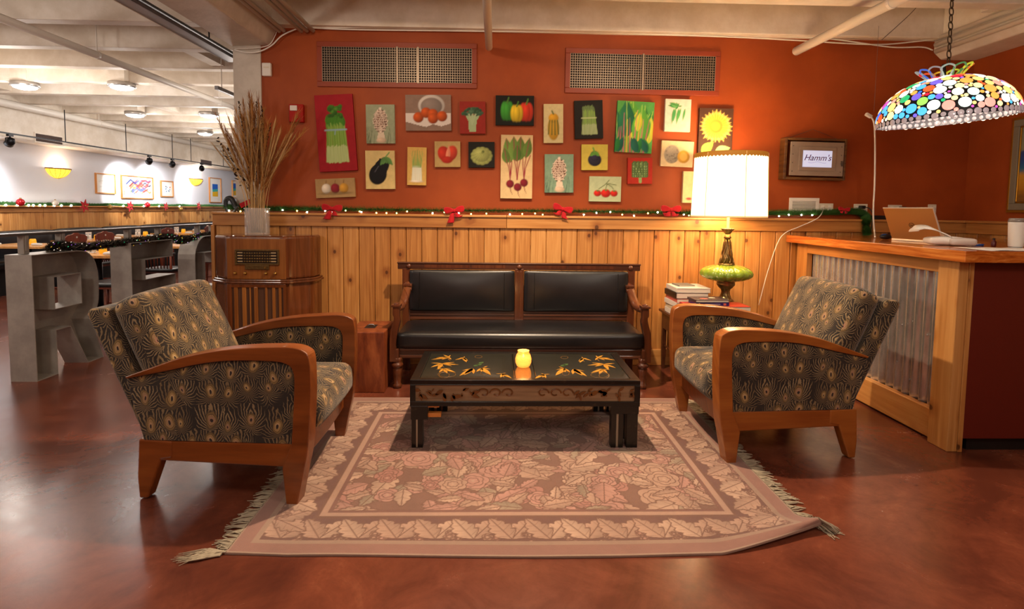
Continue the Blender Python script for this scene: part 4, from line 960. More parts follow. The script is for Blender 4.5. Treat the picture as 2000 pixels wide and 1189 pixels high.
# ---- framed landscape on the right wall
fpz = onX(1960, 228, 4.22), onX(1953, 412, 4.22)
pl = thing('framed_painting', 'framed painting of blue water and yellow field on the right wall', 'painting', (4.2385, 4.05, 1.78))
mat('gold_frame', 'b8862c', .3, .8); mat('grey_frame', '7c7462', .5)
hh = .385; ly = .5
for nm, a, b_, t_, m_ in (('outer_frame', ly, hh, .03, 'gold_frame'), ('middle_frame', ly-.022, hh-.022, .035, 'grey_frame'), ('inner_frame', ly-.075, hh-.075, .028, 'gold_frame')):
    q = {'outer_frame': .022, 'middle_frame': .053, 'inner_frame': .012}[nm]
    MB().box(-t_, 0, -a, a, b_-q, b_).box(-t_, 0, -a, a, -b_, -b_+q).box(-t_, 0, -a, -a+q, -b_+q, b_-q).box(-t_, 0, a-q, a, -b_+q, b_-q).build(nm, M[m_], pl, bevel=.004)
def _land(g):
    sp = g.sep(g.co()); n = g.noise(g.map(g.co(), (1, 3, 14)), 1.2, 5, .6); z = g.add(g.add(g.mul(sp[2], 1.6), .5), g.mul(g.sub(n, .5), .22))
    return {'Base Color': g.ramp(z, [(.05, '6a4a1c'), (.2, 'b07a1c'), (.34, 'c9942a'), (.42, '2a6a8a'), (.55, '1c4a8c'), (.66, '1e3a7a'), (.7, '8a8a6a'), (.9, '7a7a66')]), 'Roughness': .5}
mat('landscape', fn=_land)
box('canvas', -.02, -.001, -ly+.085, ly-.085, -hh+.085, hh-.085, M['landscape'], pl)
# ================================================================ side table, books, table lamp
st = thing('side_table', 'dark wooden side table behind the right armchair carrying books and lamp', 'table', (1.745, 4.53, 0))
box('table_top', -.31, .31, -.335, .335, .500, .522, M['side_wood'], st, bevel=.005)
for a in (-1, 1):
    box('side_apron', a*.275-.012, a*.275+.012, -.29, .29, .36, .5, M['side_wood'], st, bevel=.003)
    box('stretcher', a*.265-.006, a*.265+.006, -.27, .27, .20, .212, M['side_wood'], st)
    for b in (-1, 1):
        MB().prism([(-.018, .5), (.018, .5), (.018, .15), (.011, 0), (-.011, 0), (-.018, .15)], -.018, .018).build('leg', M['side_wood'], st, bevel=.003, loc=(a*.27, b*.29, 0))
box('front_apron', -.265, .265, -.302, -.278, .36, .5, M['side_wood'], st, bevel=.003); box('back_apron', -.265, .265, .278, .302, .36, .5, M['side_wood'], st, bevel=.003)
mat('page_edge', fn=lambda g: {'Base Color': g.mix(g.noise(g.map(g.co(), (2, 2, 900)), 1, 2), 'b8ab98', 'e0d8ca'), 'Roughness': .7})
for nm, c in (('cover_white', 'd8d2c8'), ('cover_cream', 'cfc2a8'), ('cover_red', 'a3241c'), ('cover_dark', '3a2e30'), ('cover_purple', '2c1e5c'), ('cover_grey', '5a6260'), ('cover_pink', 'c05a50'), ('cover_black', '1c1a1a')): mat(nm, c, .35)
def book(label, x0, x1, y0, y1, z0, z1, cov, rz=0, group='books stacked on the side table'):
    c = ((x0+x1)/2, (y0+y1)/2, z0); t = thing('book', label, 'book', c, rz, group); w = (x1-x0)/2; d = (y1-y0)/2; h = z1-z0; e = min(.003, h*.15)
    MB().box(-w+.003, w-.003, -d+.003, d-.003, e, h-e).build('pages', M['page_edge'], t)
    MB().box(-w, w, -d, d, 0, e).box(-w, w, -d, d, h-e, h).box(-w, -w+.003, -d, d, e, h-e).build('cover', M[cov], t, bevel=.001)
    return t
BK = [('bottom white book of the tall stack on the side table', .040, 'cover_white', .01), ('second white book from the bottom of the tall stack', .036, 'cover_cream', -.02), ('third white book from the bottom of the tall stack', .038, 'cover_white', .03),
      ('fourth book from the bottom of the tall stack, pink edged', .032, 'cover_pink', .0), ('thick white book just under the top of the tall stack', .048, 'cover_black', .02), ('wide white book on top of the tall stack', .036, 'cover_white', -.01)]
z = .523
for lb, h, cv, rz in BK: book(lb, 1.455+.006*math.sin(z*90), 1.725+.01*math.cos(z*70), 4.455, 4.75, z, z+h, cv, rz); z += h+.0008
book('thin grey booklet lying on the tall white book stack', 1.50, 1.64, 4.56, 4.71, z, z+.010, 'cover_grey', .1)
book('lower dark book under the lamp foot', 1.765, 2.045, 4.455, 4.74, .523, .565, 'cover_black', 0); book('upper grey book under the lamp foot', 1.765, 2.045, 4.455, 4.74, .566, .606, 'cover_grey', 0)
book('bottom cream book under the red book', 1.48, 1.95, 4.215, 4.43, .523, .567, 'cover_cream', 0); book('middle dark book under the red book', 1.48, 1.95, 4.215, 4.43, .568, .612, 'cover_dark', .0)
book('large red book in front of the white book stack', 1.475, 1.955, 4.21, 4.435, .613, .652, 'cover_red', 0)
bp = book('purple spined book lying on the red book', 1.535, 1.795, 4.235, 4.40, .653, .679, 'cover_purple', .0)
bp2 = book('dark covered book on top of the purple book', 1.528, 1.79, 4.23, 4.405, .680, .700, 'cover_dark', .04)
sp = box('spine', -.128, .128, -.085, -.0824, .001, .026, M['cover_purple'], bp); MB().box(-.06, .06, -.0856, -.085, .0115, .0145).box(-.105, -.099, -.0856, -.085, .006, .021).build('spine_print', M['page_edge'], sp)
box('spine_mark', .085, .105, -.0858, -.085, .005, .021, M['cover_pink'], sp)
MB().cyl((-.04, -.02, .02), (-.04, -.02, .0205), .03, n=18).build('cover_print', M['cover_pink'], bp2); MB().cyl((.04, .02, .02), (.04, .02, .0205), .025, n=18).build('cover_print', M['cover_cream'], bp2)

mat('antique_brass', fn=lambda g: {'Base Color': g.mix(g.noise(g.co(), 40, 3), '4a3820', 'b0925c'), 'Roughness': .32, 'Metallic': .85})
mat('green_glass', fn=lambda g: {'Base Color': g.mix(g.noise(g.map(g.co(), (6, 6, 12)), 2, 4, .6, 1.), '33560e', '9cb83a'), 'Roughness': .12, 'Coat Weight': .7, 'Coat Roughness': .05})
emit('lamp_shade', 'ffe0b0', 2.4); mat('shade_trim', 'b07a2c', .6, **{'Emission Color': lin('c07818'), 'Emission Strength': .25}); mat('shade_seam', 'b89868', .7, **{'Emission Color': lin('e0b070'), 'Emission Strength': .7}); emit('bulb', 'fff0d0', 25)
tlx, tly, tz = 1.905, 4.58, .607
tl_ = thing('table_lamp', 'table lamp with green fluted glass body and glowing white drum shade', 'lamp', (tlx, tly, tz))
MB().lathe([(.088, 0), (.088, .016), (.078, .02), (.072, .034)], 8).build('foot', M['antique_brass'], tl_, bevel=.004)
MB().lathe([(.062, .03), (.066, .038), (.05, .055), (.038, .085), (.034, .11), (.04, .13), (.058, .145), (.062, .155), (.07, .16), (.074, .175), (.07, .187), (.078, .192), (.078, .20)], 26).build('pedestal', M['antique_brass'], tl_, smooth=True)
MB().lathe([(.07, .196), (.13, .205), (.18, .222), (.207, .243), (.212, .262), (.205, .282), (.18, .303), (.14, .318), (.09, .328), (.06, .332)], 96, fn=lambda a, i: 1-.07*(1-abs(math.sin(a*8)))**2).build('glass_bowl', M['green_glass'], tl_, smooth=True)
nk = MB().lathe([(.066, .328), (.068, .338), (.06, .345)], 20).lathe([(.05, .345), (.036, .40), (.026, .46), (.020, .52), (.021, .545), (.028, .55), (.03, .56), (.022, .57), (.02, .59)], 16)
for i in range(8):
    a = 2*PI*i/8; nk.tube(spline([(.062*math.cos(a), .062*math.sin(a), .345), (.050*math.cos(a+.2), .050*math.sin(a+.2), .38), (.042*math.cos(a-.2), .042*math.sin(a-.2), .42), (.034*math.cos(a+.1), .034*math.sin(a+.1), .47), (.027*math.cos(a), .027*math.sin(a), .54)], 3), .0055, 5)
nk.build('filigree_neck', M['antique_brass'], tl_, smooth=True)
MB().lathe([(.018, .585), (.026, .592), (.034, .604), (.05, .628), (.047, .632), (.03, .61), (.014, .602)], 48, fn=lambda a, i: 1+(.14*math.sin(a*7) if i in (3, 4) else 0)).build('crown_cup', M['antique_brass'], tl_, smooth=True)
MB().cyl((0, 0, .6), (0, 0, .86), .011, n=10).build('stem', M['shade_seam'], tl_)
sh = [(.295, .728), (.291, .85), (.287, .98), (.283, 1.10), (.281, 1.236)]
S = MB().lathe(sh+[(r-.003, z) for r, z in sh[::-1]], 72, cap=False, fn=lambda a, i: 1-.006*abs(math.cos(a*3))).build('shade', M['lamp_shade'], tl_, smooth=True)
MB().lathe([(.284, 1.215), (.2835, 1.24), (.28, 1.242), (.2795, 1.215)], 72, cap=False).build('top_trim', M['shade_trim'], S, smooth=True)
sc_ = MB()
for i in range(60):
    a = 2*PI*i/60; b = 2*PI*(i+1)/60; c = (a+b)/2; r = .2852
    sc_.add([(r*math.cos(a), r*math.sin(a), 1.216), (r*math.cos(b), r*math.sin(b), 1.216), (r*math.cos(b), r*math.sin(b), 1.208), (r*math.cos(c), r*math.sin(c), 1.197), (r*math.cos(a), r*math.sin(a), 1.208)], [(0, 1, 2, 3, 4)])
tag(sc_.build('scalloped_edge', M['shade_trim'], S), kind='stuff')
MB().lathe([(.2965, .724), (.297, .736), (.293, .736), (.2925, .724)], 72, cap=False).build('bottom_trim', M['shade_seam'], S, smooth=True)
for i in range(6):
    a = 2*PI*i/6+PI/2+.02; MB().tube([((r+.0015)*math.cos(a), (r+.0015)*math.sin(a), z) for r, z in sh], .0028, 5).build('seam', M['shade_seam'], S)
MB().ball((0, 0, .95), .034, 14, 10, (1, 1, 1.3)).build('bulb', M['bulb'], tl_, smooth=True)
light('POINT', 'table_lamp_up', (tlx, tly, tz+1.15), 16, (1, .72, .42), .06); light('POINT', 'table_lamp_down', (tlx, tly, tz+.80), 14, (1, .72, .42), .06)
# lamp cord running over the counter
tag(MB().tube(spline([(2.34, 4.895, .55), (2.40, 4.88, .85), (2.47, 4.87, 1.10), (2.53, 4.86, 1.195), (2.66, 4.875, 1.25), (2.83, 4.885, 1.33), (2.93, 4.97, 1.42), (2.945, 4.99, 1.42)], 6), .004, 6).build('lamp_cord', M['cable_white'], smooth=True), 'white lamp cord climbing past the counter edge to the outlet', 'cord')

# ================================================================ stained glass pendant over the counter
DX, DY, DZ = 2.766, 3.45, 1.955; DR, DH = .362, .262
pd = thing('pendant_lamp', 'hanging domed lamp of many coloured glass discs on a chain above the counter', 'lamp', (DX, DY, DZ)); pd.rotation_euler = (0, -math.radians(5.2), 0)
mat('lead_came', '15141c', .5, .3)
def dome(ph): return DR*math.cos(ph)**.92, DH*math.sin(ph)
prof = [dome(p) for p in np.linspace(0, PI/2*.86, 22)]
S = MB().lathe(prof+[(r-.006, z-.003) for r, z in prof[::-1]], 64, cap=False).build('shade', M['lead_came'], pd, smooth=True)
mat('inner_glow', '5c5860', .3, **{'Emission Color': lin('e8e0d8'), 'Emission Strength': .1})  # added liner, its faint glow stands in for bulb light on the inside
MB().lathe([(r-.009, z-.005) for r, z in prof[:-1]], 64, cap=False).build('glow_liner', M['inner_glow'], S, smooth=True)
HUES = ['fff3d8', 'ffd27a', 'f7a24a', 'e8582a', 'd81a3a', 'e89a8a', '2a6ae0', '4ab0f0', '1ea868', '8fd05a', 'e8fff0', '6a5ad0', 'c050b0', 'ffe9a0', 'fff8ee']
DM = []
dp = MB().lathe([(.5, -.35), (.95, -.15), (1, 0), (.93, .22), (.6, .42), (.02, .5)], 14)
for i, h in enumerate(HUES):
    mat('glass_disc_%d' % i, h, .15, **{'Emission Color': lin(h), 'Emission Strength': 1.15, 'Coat Weight': .5}); o = dp.build('tmp', M['glass_disc_%d' % i], smooth=True); DM.append(o.data); bpy.data.objects.remove(o)
mat('glass_clear', 'd8d4dc', .12, **{'Emission Color': lin('d8d0e0'), 'Emission Strength': .10, 'Coat Weight': .6}); o = dp.build('tmp', M['glass_clear'], smooth=True); DCL = o.data; bpy.data.objects.remove(o)
rr = random.Random(17); discs = []
def nrm(ph, th):
    e = 1e-3; r, z = dome(ph); r2, z2 = dome(ph+e); t = Vector((r2-r, 0, z2-z)).normalized(); n = Vector((t.z, 0, -t.x))
    return Vector((r*math.cos(th), r*math.sin(th), z)), Vector((n.x*math.cos(th), n.x*math.sin(th), n.z))
nr = 58
for i in range(nr):
    th = 2*PI*i/nr; q = .019*rr.uniform(.7, 1.05); p, n = nrm(.02+.02*rr.random(), th); discs.append((p, n, q, -1))
tries = 0
while tries < 26000:
    tries += 1; lim = 26000; q = (.032 if tries < 1500 else .026 if tries < 5000 else .019 if tries < 11000 else .012 if tries < 19000 else .0085)*rr.uniform(.85, 1.05)
    ph = math.asin(min(.97, rr.uniform(.07, .985))); th = rr.uniform(0, 2*PI); p, n = nrm(ph, th)
    if all((p-d[0]).length > (q+d[2])*.95 for d in discs): discs.append((p, n, q, rr.choice((0, 0, 0, 1, 1, 2, 2, 3, 3, 4, 5, 5, 6, 7, 7, 8, 9, 10, 10, 11, 12, 13, 13, 14, 14))))
cl = EYE-Vector((DX, DY, DZ)); cl.normalize(); discs.sort(key=lambda d: -d[1].dot(cl)); rest = MB()
for i, (p, n, q, c) in enumerate(discs):
    m = Matrix.Translation(p) @ n.to_track_quat('Z', 'Y').to_matrix().to_4x4() @ Matrix.Diagonal((q*.97, q*.97, q*.42, 1))
    if i < 285:
        o = bpy.data.objects.new('glass_disc', DCL if c < 0 else DM[c]); COL.objects.link(o); o.parent = S; o.matrix_local = m
    else: rest.lathe([(.95, -.15), (1, 0), (.6, .42), (.02, .5)], 10, m=m)
tag(rest.build('glass_discs_behind', M['glass_disc_0'], S, smooth=True), kind='stuff')
ind = MB()
for row, (ph, q, n_) in enumerate(((.05, .019, 56), (.17, .016, 64), (.29, .018, 54), (.42, .016, 58), (.56, .018, 44))):
    for i in range(n_):
        p, n = nrm(ph, 2*PI*(i+.5*(row % 2))/n_); s_ = q*rr.uniform(.7, 1.05); ind.lathe([(.95, -.1), (1, 0), (.7, .35), (.02, .45)], 10, m=Matrix.Translation(p-n*.012) @ (-n).to_track_quat('Z', 'Y').to_matrix().to_4x4() @ Matrix.Diagonal((s_, s_, s_*.4, 1)))
tag(ind.build('inner_glass_discs', M['glass_clear'], S, smooth=True), kind='stuff')
MB().lathe([(.09, .246), (.085, .262), (.05, .27), (.012, .272), (.012, .262), (.05, .258)], 24).build('cap', M['black_metal'], pd, smooth=True)
wc = ['6aa040', 'c8d83a', 'e0b030', 'e8582a', 'e02a2a', '8a9aa0', '3a6ae0', '8a8a90', '9ab0a8', '4a8a50', 'c8d83a', 'e87a2a']
for i in range(12):
    a = 2*PI*i/12; k = 'crown_%d' % i; mat(k, wc[i], .3, **{'Emission Color': lin(wc[i]), 'Emission Strength': .35})
    pts = [((.080+.055*s_)*math.cos(a+w_), (.080+.055*s_)*math.sin(a+w_), .250+.062*h_) for s_, w_, h_ in ((0, -.16, 0), (.35, -.22, .4), (.85, -.26, .85), (1.15, 0, 1.08), (.85, .26, .85), (.35, .22, .4), (0, .16, 0))]
    MB().tube(spline(pts, 4), .0055, 6).build('crown_loop', M[k], pd, smooth=True)
MB().cyl((0, 0, .262), (0, 0, .34), .01, n=10).build('stem', M['black_metal'], pd)
mat('chain_bronze', '4a3c2c', .4, .8)
lk = MB().tube([(.011*math.cos(a), 0, .026*math.sin(a)) for a in np.linspace(0, 2*PI, 17)[:-1]], .0036, 6, closed=True)
ch0 = None; z = .355; i = 0; top_z = 3.25-DZ
while z < top_z-.01:
    if ch0 is None: ch0 = lk.build('chain_link', M['chain_bronze'], pd, smooth=True); o = ch0
    else: o = ch0.copy(); COL.objects.link(o)
    tilt = math.radians(5.2); o.location = (z*math.sin(tilt)*.9+.0, 0, z); o.rotation_euler = (0, tilt, PI/2*(i % 2)+.3); z += .0425; i += 1
MB().ball((0, 0, .12), .04, 14, 10).build('bulb', M['bulb'], pd, smooth=True)
light('POINT', 'pendant_light', (DX, DY, DZ+.03), 3, (1, .8, .6), .05)

# ================================================================ things on the counter
CT = 1.1785
lp = thing('laptop', 'open laptop seen from behind with a tan metallic lid on the counter', 'laptop', (3.0, 3.94, CT), -math.radians(78))
mat('laptop_metal', 'b98d54', .32, .55); mat('laptop_edge', 'd8d2c8', .35, .4)
box('keyboard_base', -.195, .195, 0, .235, 0, .014, M['laptop_edge'], lp, bevel=.003)
ld = MB().box(-.195, .195, -.004, .004, 0, .25).build('lid', M['laptop_metal'], lp, bevel=.003, loc=(0, .008, .013), rot=(math.radians(24), 0, 0))
MB().box(-.195, .195, -.0045, .0045, .244, .251).box(.190, .196, -.0045, .0045, 0, .244).build('lid_edge', M['laptop_edge'], ld, bevel=.001)
MB().box(-.185, .183, .004, .0046, .012, .23).build('screen', M['black_plastic'], ld)
mat('logo_dark', '4a3418', .3, .7)
MB().tube([(.019*math.cos(a), -.0045, .115+.019*math.sin(a)) for a in np.linspace(0, 2*PI, 25)[:-1]], .0018, 5, closed=True).build('logo_ring', M['logo_dark'], ld); text_mesh('logo_letters', 'hp', .024, M['logo_dark'], ld, (0, -.0048, .115), (PI/2, 0, 0), .2, .0003)
mo = thing('computer_mouse', 'black and blue computer mouse beside the laptop', 'mouse', (2.99, 4.24, CT), .4); mat('mouse_blue', '1c3c6a', .25)
MB().ball((0, 0, .004), .055, 18, 12, (1, .6, .38)).build('body', M['black_plastic'], mo, smooth=True); MB().ball((-.004, 0, .009), .046, 16, 10, (1, .52, .40)).build('shell', M['mouse_blue'], mo, smooth=True)
for c in mo.children: c.location.z = .017
mat('paper', 'e6e2da', .7); mat('paper_clear', 'c8c0b8', .2)
pb = thing('paper_bundle', 'crumpled white paper slips bundled in a clear tray on the counter', 'paper', (2.84, 3.58, CT+.003), -.3); pb.scale = (1.25, 1.25, 1.4)
vs = []; n = 22
for j in range(2):
    for i in range(n):
        t = i/(n-1); a = t*3.6; vs.append((.075*math.cos(a*.9)*(1-.1*t)-.02*t, -.06+.12*j+.01*math.sin(i), .012+.062*abs(math.sin(a*.62))+.02*j*math.sin(a)))
cr = MB().add(vs, [(i, i+1, n+i+1, n+i) for i in range(n-1)]).build('curled_slip', M['paper'], pb, smooth=True); cr.modifiers.new('thick', 'SOLIDIFY').thickness = .004
MB().pillow(.17, .10, .03, .012, 6, .006).build('folded_slips', M['paper'], pb, smooth=True, loc=(.05, -.02, .018)); MB().pillow(.11, .075, .03, .01, 6, .004).build('clear_tray', M['paper_clear'], pb, smooth=True, loc=(.10, -.06, .0165))
pn = thing('ballpoint_pen', 'blue and white ballpoint pen lying by the paper slips', 'pen', (3.02, 3.45, CT+.006), -.05); mat('pen_blue', '1a4a9a', .3)
MB().cyl((-.035, 0, 0), (.04, 0, 0), .0055, n=10).build('barrel', M['pen_blue'], pn, smooth=True); MB().cyl((-.065, 0, 0), (-.035, 0, 0), .003, .0055, n=10).build('tip', M['white_plastic'], pn, smooth=True); MB().box(.01, .045, -.002, .002, .005, .008).build('clip', M['pen_blue'], pn)
p2 = thing('ballpoint_pen', 'white pen lying behind the blue pen on the counter', 'pen', (3.09, 3.56, CT+.006), -.12); MB().cyl((-.07, 0, 0), (.05, 0, 0), .005, n=10).build('barrel', M['white_plastic'], p2, smooth=True); MB().cyl((.05, 0, 0), (.075, 0, 0), .005, .001, n=10).build('tip', M['screw_metal'], p2, smooth=True)
n = 14; sh_ = MB(); vs = [(2.74+(.62)*i/(n-1), 3.03+.26*j, CT+.001+.003*abs(math.sin(i*.9+j))) for j in range(2) for i in range(n)]
sh_.add(vs, [(i, i+1, n+i+1, n+i) for i in range(n-1)]); o = sh_.build('paper_sheet', M['paper'], smooth=True); o.modifiers.new('thick', 'SOLIDIFY').thickness = .001; tag(o, 'flat white paper sheet at the near end of the counter', 'paper')
tb = thing('tumbler', 'white steel tumbler with a clear lid on the counter', 'tumbler', (3.13, 3.30, CT)); mat('clear_lid', 'b0aaa4', .15, **{'Transmission Weight': .6})
MB().lathe([(.034, .008), (.037, .012), (.043, .15), (.043, .158)], 32).build('body', M['white_plastic'], tb, smooth=True); MB().lathe([(.032, 0), (.034, .002), (.034, .009)], 32).build('steel_base', M['tray_metal'], tb); MB().lathe([(.044, .157), (.0445, .165), (.040, .178), (.036, .18)], 32).build('lid', M['clear_lid'], tb, smooth=True)
sb = thing('small_bottle', 'tiny dark red bottle behind the white tumbler', 'bottle', (3.12, 3.44, CT)); mat('dark_red', '4a0e14', .3)
MB().lathe([(.012, 0), (.014, .004), (.014, .03), (.006, .038), (.006, .044)], 14).build('glass', M['dark_red'], sb, smooth=True); MB().cyl((0, 0, .043), (0, 0, .052), .007, n=12).build('cap', M['black_plastic'], sb)
# on the ledge behind the counter
jr = thing('glass_jar', 'clear glass jar with gold lid on the ledge behind the laptop', 'jar', (3.80, 4.945, 1.3225)); mat('clear_glass', 'e8ecee', .06, **{'Alpha': .24, 'Specular IOR Level': .9})
MB().lathe([(.038, 0), (.041, .006), (.041, .075), (.034, .09), (.034, .095), (.03, .093), (.037, .073), (.037, .009)], 28).build('body', M['clear_glass'], jr, smooth=True); MB().lathe([(.036, .093), (.0365, .113), (.034, .115)], 28).build('lid', M['brass'], jr, smooth=True)
j2 = thing('glass_bottle', 'small purple-tinted bottle beside the gold-lidded jar', 'bottle', (3.712, 4.945, 1.3225)); mat('violet_glass', '6a4a8a', .08, **{'Transmission Weight': .7})
MB().lathe([(.02, 0), (.022, .004), (.022, .05), (.012, .062), (.012, .07)], 20).build('body', M['violet_glass'], j2, smooth=True); MB().cyl((0, 0, .069), (0, 0, .085), .013, n=16).build('cap', M['white_plastic'], j2)
pa = thing('power_adapter', 'black power strip lying on the ledge behind the laptop', 'adapter', (3.42, 4.94, 1.3225)); box('body', -.13, .13, -.025, .025, 0, .035, M['black_plastic'], pa, bevel=.005); MB().tube(spline([(.13, 0, .02), (.2, 0, .05), (.25, .03, .06)], 5), .005, 6).build('cord', M['black_plastic'], pa, smooth=True)
def plug(lb, x, z, dirs):
    t = thing('power_plug', lb, 'plug', (x, 4.985, z)); MB().box(-.018, .018, -.05, -.0, -.014, .014).build('body', M['black_plastic'], t, bevel=.004); MB().tube(spline(dirs, 6), .0045, 6).build('cord', M['black_plastic'], t, smooth=True)
plug('black plug with cord hanging down beside the garland end', 3.27, 1.43, [(0, -.05, 0), (.02, -.09, -.01), (.035, -.12, -.06), (.03, -.125, -.16), (.02, -.125, -.235)])
plug('dark grey plug in the outlet right behind the laptop', 3.64, 1.425, [(0, -.05, 0), (.03, -.075, .0), (.06, -.07, -.02), (.075, -.05, -.06)])
# white cord with socket hanging in front of the wall
hc = thing('extension_cable', 'white extension cord with socket end hanging down to the counter', 'cord', (0, 0, 0))
pts = [onY(x, y, 4.62) for x, y in ((1701, 227), (1707, 240), (1709, 270), (1709, 320), (1708, 365), (1706, 400), (1706, 430), (1708, 452))]+[onZ(1709, 463, CT+.006)]
MB().tube(spline([tuple(p) for p in pts], 5), .0065, 8).build('cord', M['cable_white'], hc, smooth=True)
p = pts[0]; MB().obox((p.x-.02, p.y, p.z+.006), (.055, .03, .026), (0, .5, 0)).build('socket', M['cable_white'], hc, bevel=.006)
q = onY(1707, 218, 4.62); MB().tube([tuple(p+Vector((-.005, 0, .015))), (q.x, q.y, q.z), (q.x, q.y, 2.9)], .0014, 4).build('string', M['screw_metal'], hc)

# ================================================================ vase of dried grasses on the radio
vp = Vector((-1.968, 4.70, 1.1385))
vz = thing('glass_vase', 'clear ribbed glass cylinder vase standing on the console radio', 'vase', vp)
MB().lathe([(.092, 0), (.096, .006), (.096, .215), (.099, .222), (.093, .222), (.090, .214), (.090, .018), (.002, .014)], 56, fn=lambda a, i: 1+.012*math.sin(a*14)).build('body', M['clear_glass'], vz, smooth=True)
dg = thing('dried_grasses', 'tall spray of brown dried grasses standing in the glass vase', 'dried plants', vp)
mat('straw', fn=lambda g: {'Base Color': g.mix(g.rand(), 'a8824e', 'd0ac74'), 'Roughness': .7}); mat('plume_brown', fn=lambda g: {'Base Color': g.mix(g.rand(), '86501e', 'c08a48'), 'Roughness': .85}); mat('seed_dark', '2c180e', .8)
rr = random.Random(23)
def stem(tx, ty, tz, kind, bx=None):
    b = Vector((rr.uniform(-.06, .06), rr.uniform(-.05, .05), .02)); t = Vector((tx, ty, tz)); m = b.lerp(t, .45)+Vector((-.2*(t.x-b.x), -.1*(t.y-b.y), .03)); pts = spline([tuple(b), tuple(m), tuple(t)], 6)
    s = MB().tube(pts, [.0028]*(len(pts)-1)+[.001], 4).build('stem', M['straw'], dg, smooth=True)
    h = MB(); P = [Vector(p) for p in pts]; n = (150 if kind == 'plume' else 70) if kind != 'leaf' else 16
    L0 = {'plume': .42, 'wheat': .68, 'dark': .45, 'leaf': .5}[kind]
    for i in range(n):
        f = L0+(1-L0)*i/n; k = f*(len(P)-1); a = P[int(k)].lerp(P[min(len(P)-1, int(k)+1)], k-int(k)); d = (P[-1]-P[-3]).normalized(); w = Vector((rr.uniform(-1, 1), rr.uniform(-1, 1), rr.uniform(-.2, .4))).normalized()
        if kind == 'plume': e = a+d*rr.uniform(.04, .10)+w*rr.uniform(.01, .045)*(1.2-abs(f-.75)); q = .0016
        elif kind == 'wheat': e = a+d*rr.uniform(.06, .12)+w*rr.uniform(.004, .016); q = .0013
        elif kind == 'dark': e = a+d*rr.uniform(.005, .02)+w*rr.uniform(.008, .02); q = .005
        else: e = a+w*.03+d*.015; q = .009
        sd = w.cross(d).normalized()*q; h.add([a-sd, a+sd, a.lerp(e, .6)+sd, e, a.lerp(e, .6)-sd], [(0, 1, 2, 3, 4)])
    h.build('seed_head', M['seed_dark' if kind in ('dark', 'leaf') else 'plume_brown' if kind == 'plume' else 'straw'], s)
for i in range(30):
    f = i/29*2-1; stem(.30*f+rr.uniform(-.05, .05), rr.uniform(-.12, .08), rr.uniform(.72, 1.0)*(1-.18*abs(f)), 'wheat')
for i in range(22):
    f = i/21*2-1; stem(.16*f+rr.uniform(-.06, .05)-.02, rr.uniform(-.08, .1), rr.uniform(.85, 1.16)*(1-.12*abs(f)), 'plume')
for x, z in ((-.02, 1.1), (.03, 1.05), (.0, .95), (.06, .98), (-.14, 1.08), (.10, .92)): stem(x+rr.uniform(-.02, .02), rr.uniform(-.05, .05), z, 'dark')
for x, z in ((.36, .92), (.38, .85), (.33, .98), (-.30, .95), (-.26, .86)): stem(x, rr.uniform(-.1, .05), z, 'plume')
stem(-.29, -.05, .80, 'leaf'); stem(-.22, -.03, .70, 'leaf')

# ================================================================ garland with lights and bows along the ledge
mat('needle', fn=lambda g: {'Base Color': g.mix(g.noise(g.co(), 40, 2), '1c4016', '4a8238'), 'Roughness': .6}); mat('wire_green', '12240f', .6)
def garland(name, label, pts, r, dens, m, parent=None, cat='garland', L=.035, q=.0021):
    P = [Vector(p) for p in spline(pts, 8)]; h = MB(); rr = random.Random(31); seg = [(P[i+1]-P[i]).length for i in range(len(P)-1)]; n = int(sum(seg)*dens)
    t = thing(name, label, cat, (0, 0, 0))
    MB().tube(P, .003, 5).build('wire', M['wire_green'], t)
    for k in range(n):
        i = rr.choices(range(len(seg)), seg)[0] if False else min(len(seg)-1, int(rr.random()*len(seg))); a = P[i].lerp(P[i+1], rr.random()); d = (P[i+1]-P[i]).normalized()
        w = Vector((rr.gauss(0, 1), rr.gauss(0, 1), rr.gauss(0, 1)))
        w = (w-d*w.dot(d)).normalized(); e = a+(w+d*rr.uniform(-.6, .6))*rr.uniform(.5, 1)*r
        if e.z < a.z-r*.55: e.z = a.z-r*.5
        sd = w.cross(d).normalized()*q*rr.choice((1, -1)); h.add([a-sd, a+sd, e], [(0, 1, 2)])
    tag(h.build('needles', m, t), kind='stuff'); return t
gp = [onY(x, y, 4.945) for x, y in ((440, 404), (520, 407), (640, 408), (800, 410), (950, 411), (1100, 412), (1250, 414), (1400, 416), (1530, 416), (1620, 415), (1672, 414), (1690, 424))]
gp = [(p.x, 4.94, max(p.z, 1.348)) for p in gp]+[(3.255, 4.875, 1.30), (3.265, 4.87, 1.22), (3.27, 4.87, 1.20)]
garland('evergreen_garland', 'green artificial pine garland lying along the wooden ledge of the red wall', gp, .05, 7000, M['needle'])
emit('fairy_white', 'fff4e0', 40); emit('fairy_warm', 'ffb050', 25); emit('fairy_green', '9ae070', 10)
sl = thing('string_lights', 'string of tiny lit bulbs woven through the garland on the ledge', 'string lights', (0, 0, 0)); rr = random.Random(3)
bb = {k: MB().ball((0, 0, 0), .0065, 8, 6).build('tmp', M[k], smooth=True) for k in ('fairy_white', 'fairy_warm', 'fairy_green')}
bulbs = [(508, 0), (522, 0), (552, 0), (580, 1), (600, 0), (635, 0), (650, 0), (675, 2), (703, 1), (706, 0), (735, 1), (755, 1), (775, 2), (795, 1), (845, 0), (868, 2), (896, 0), (920, 1), (950, 2), (996, 0), (1020, 1), (1045, 1), (1060, 2), (1140, 0), (1165, 0), (1192, 0), (1215, 1), (1238, 0), (1265, 1), (1284, 0), (1335, 0), (1345, 2), (1521, 0), (1565, 0), (1586, 0), (1540, 0), (448, 0), (470, 1)]
wpts = []
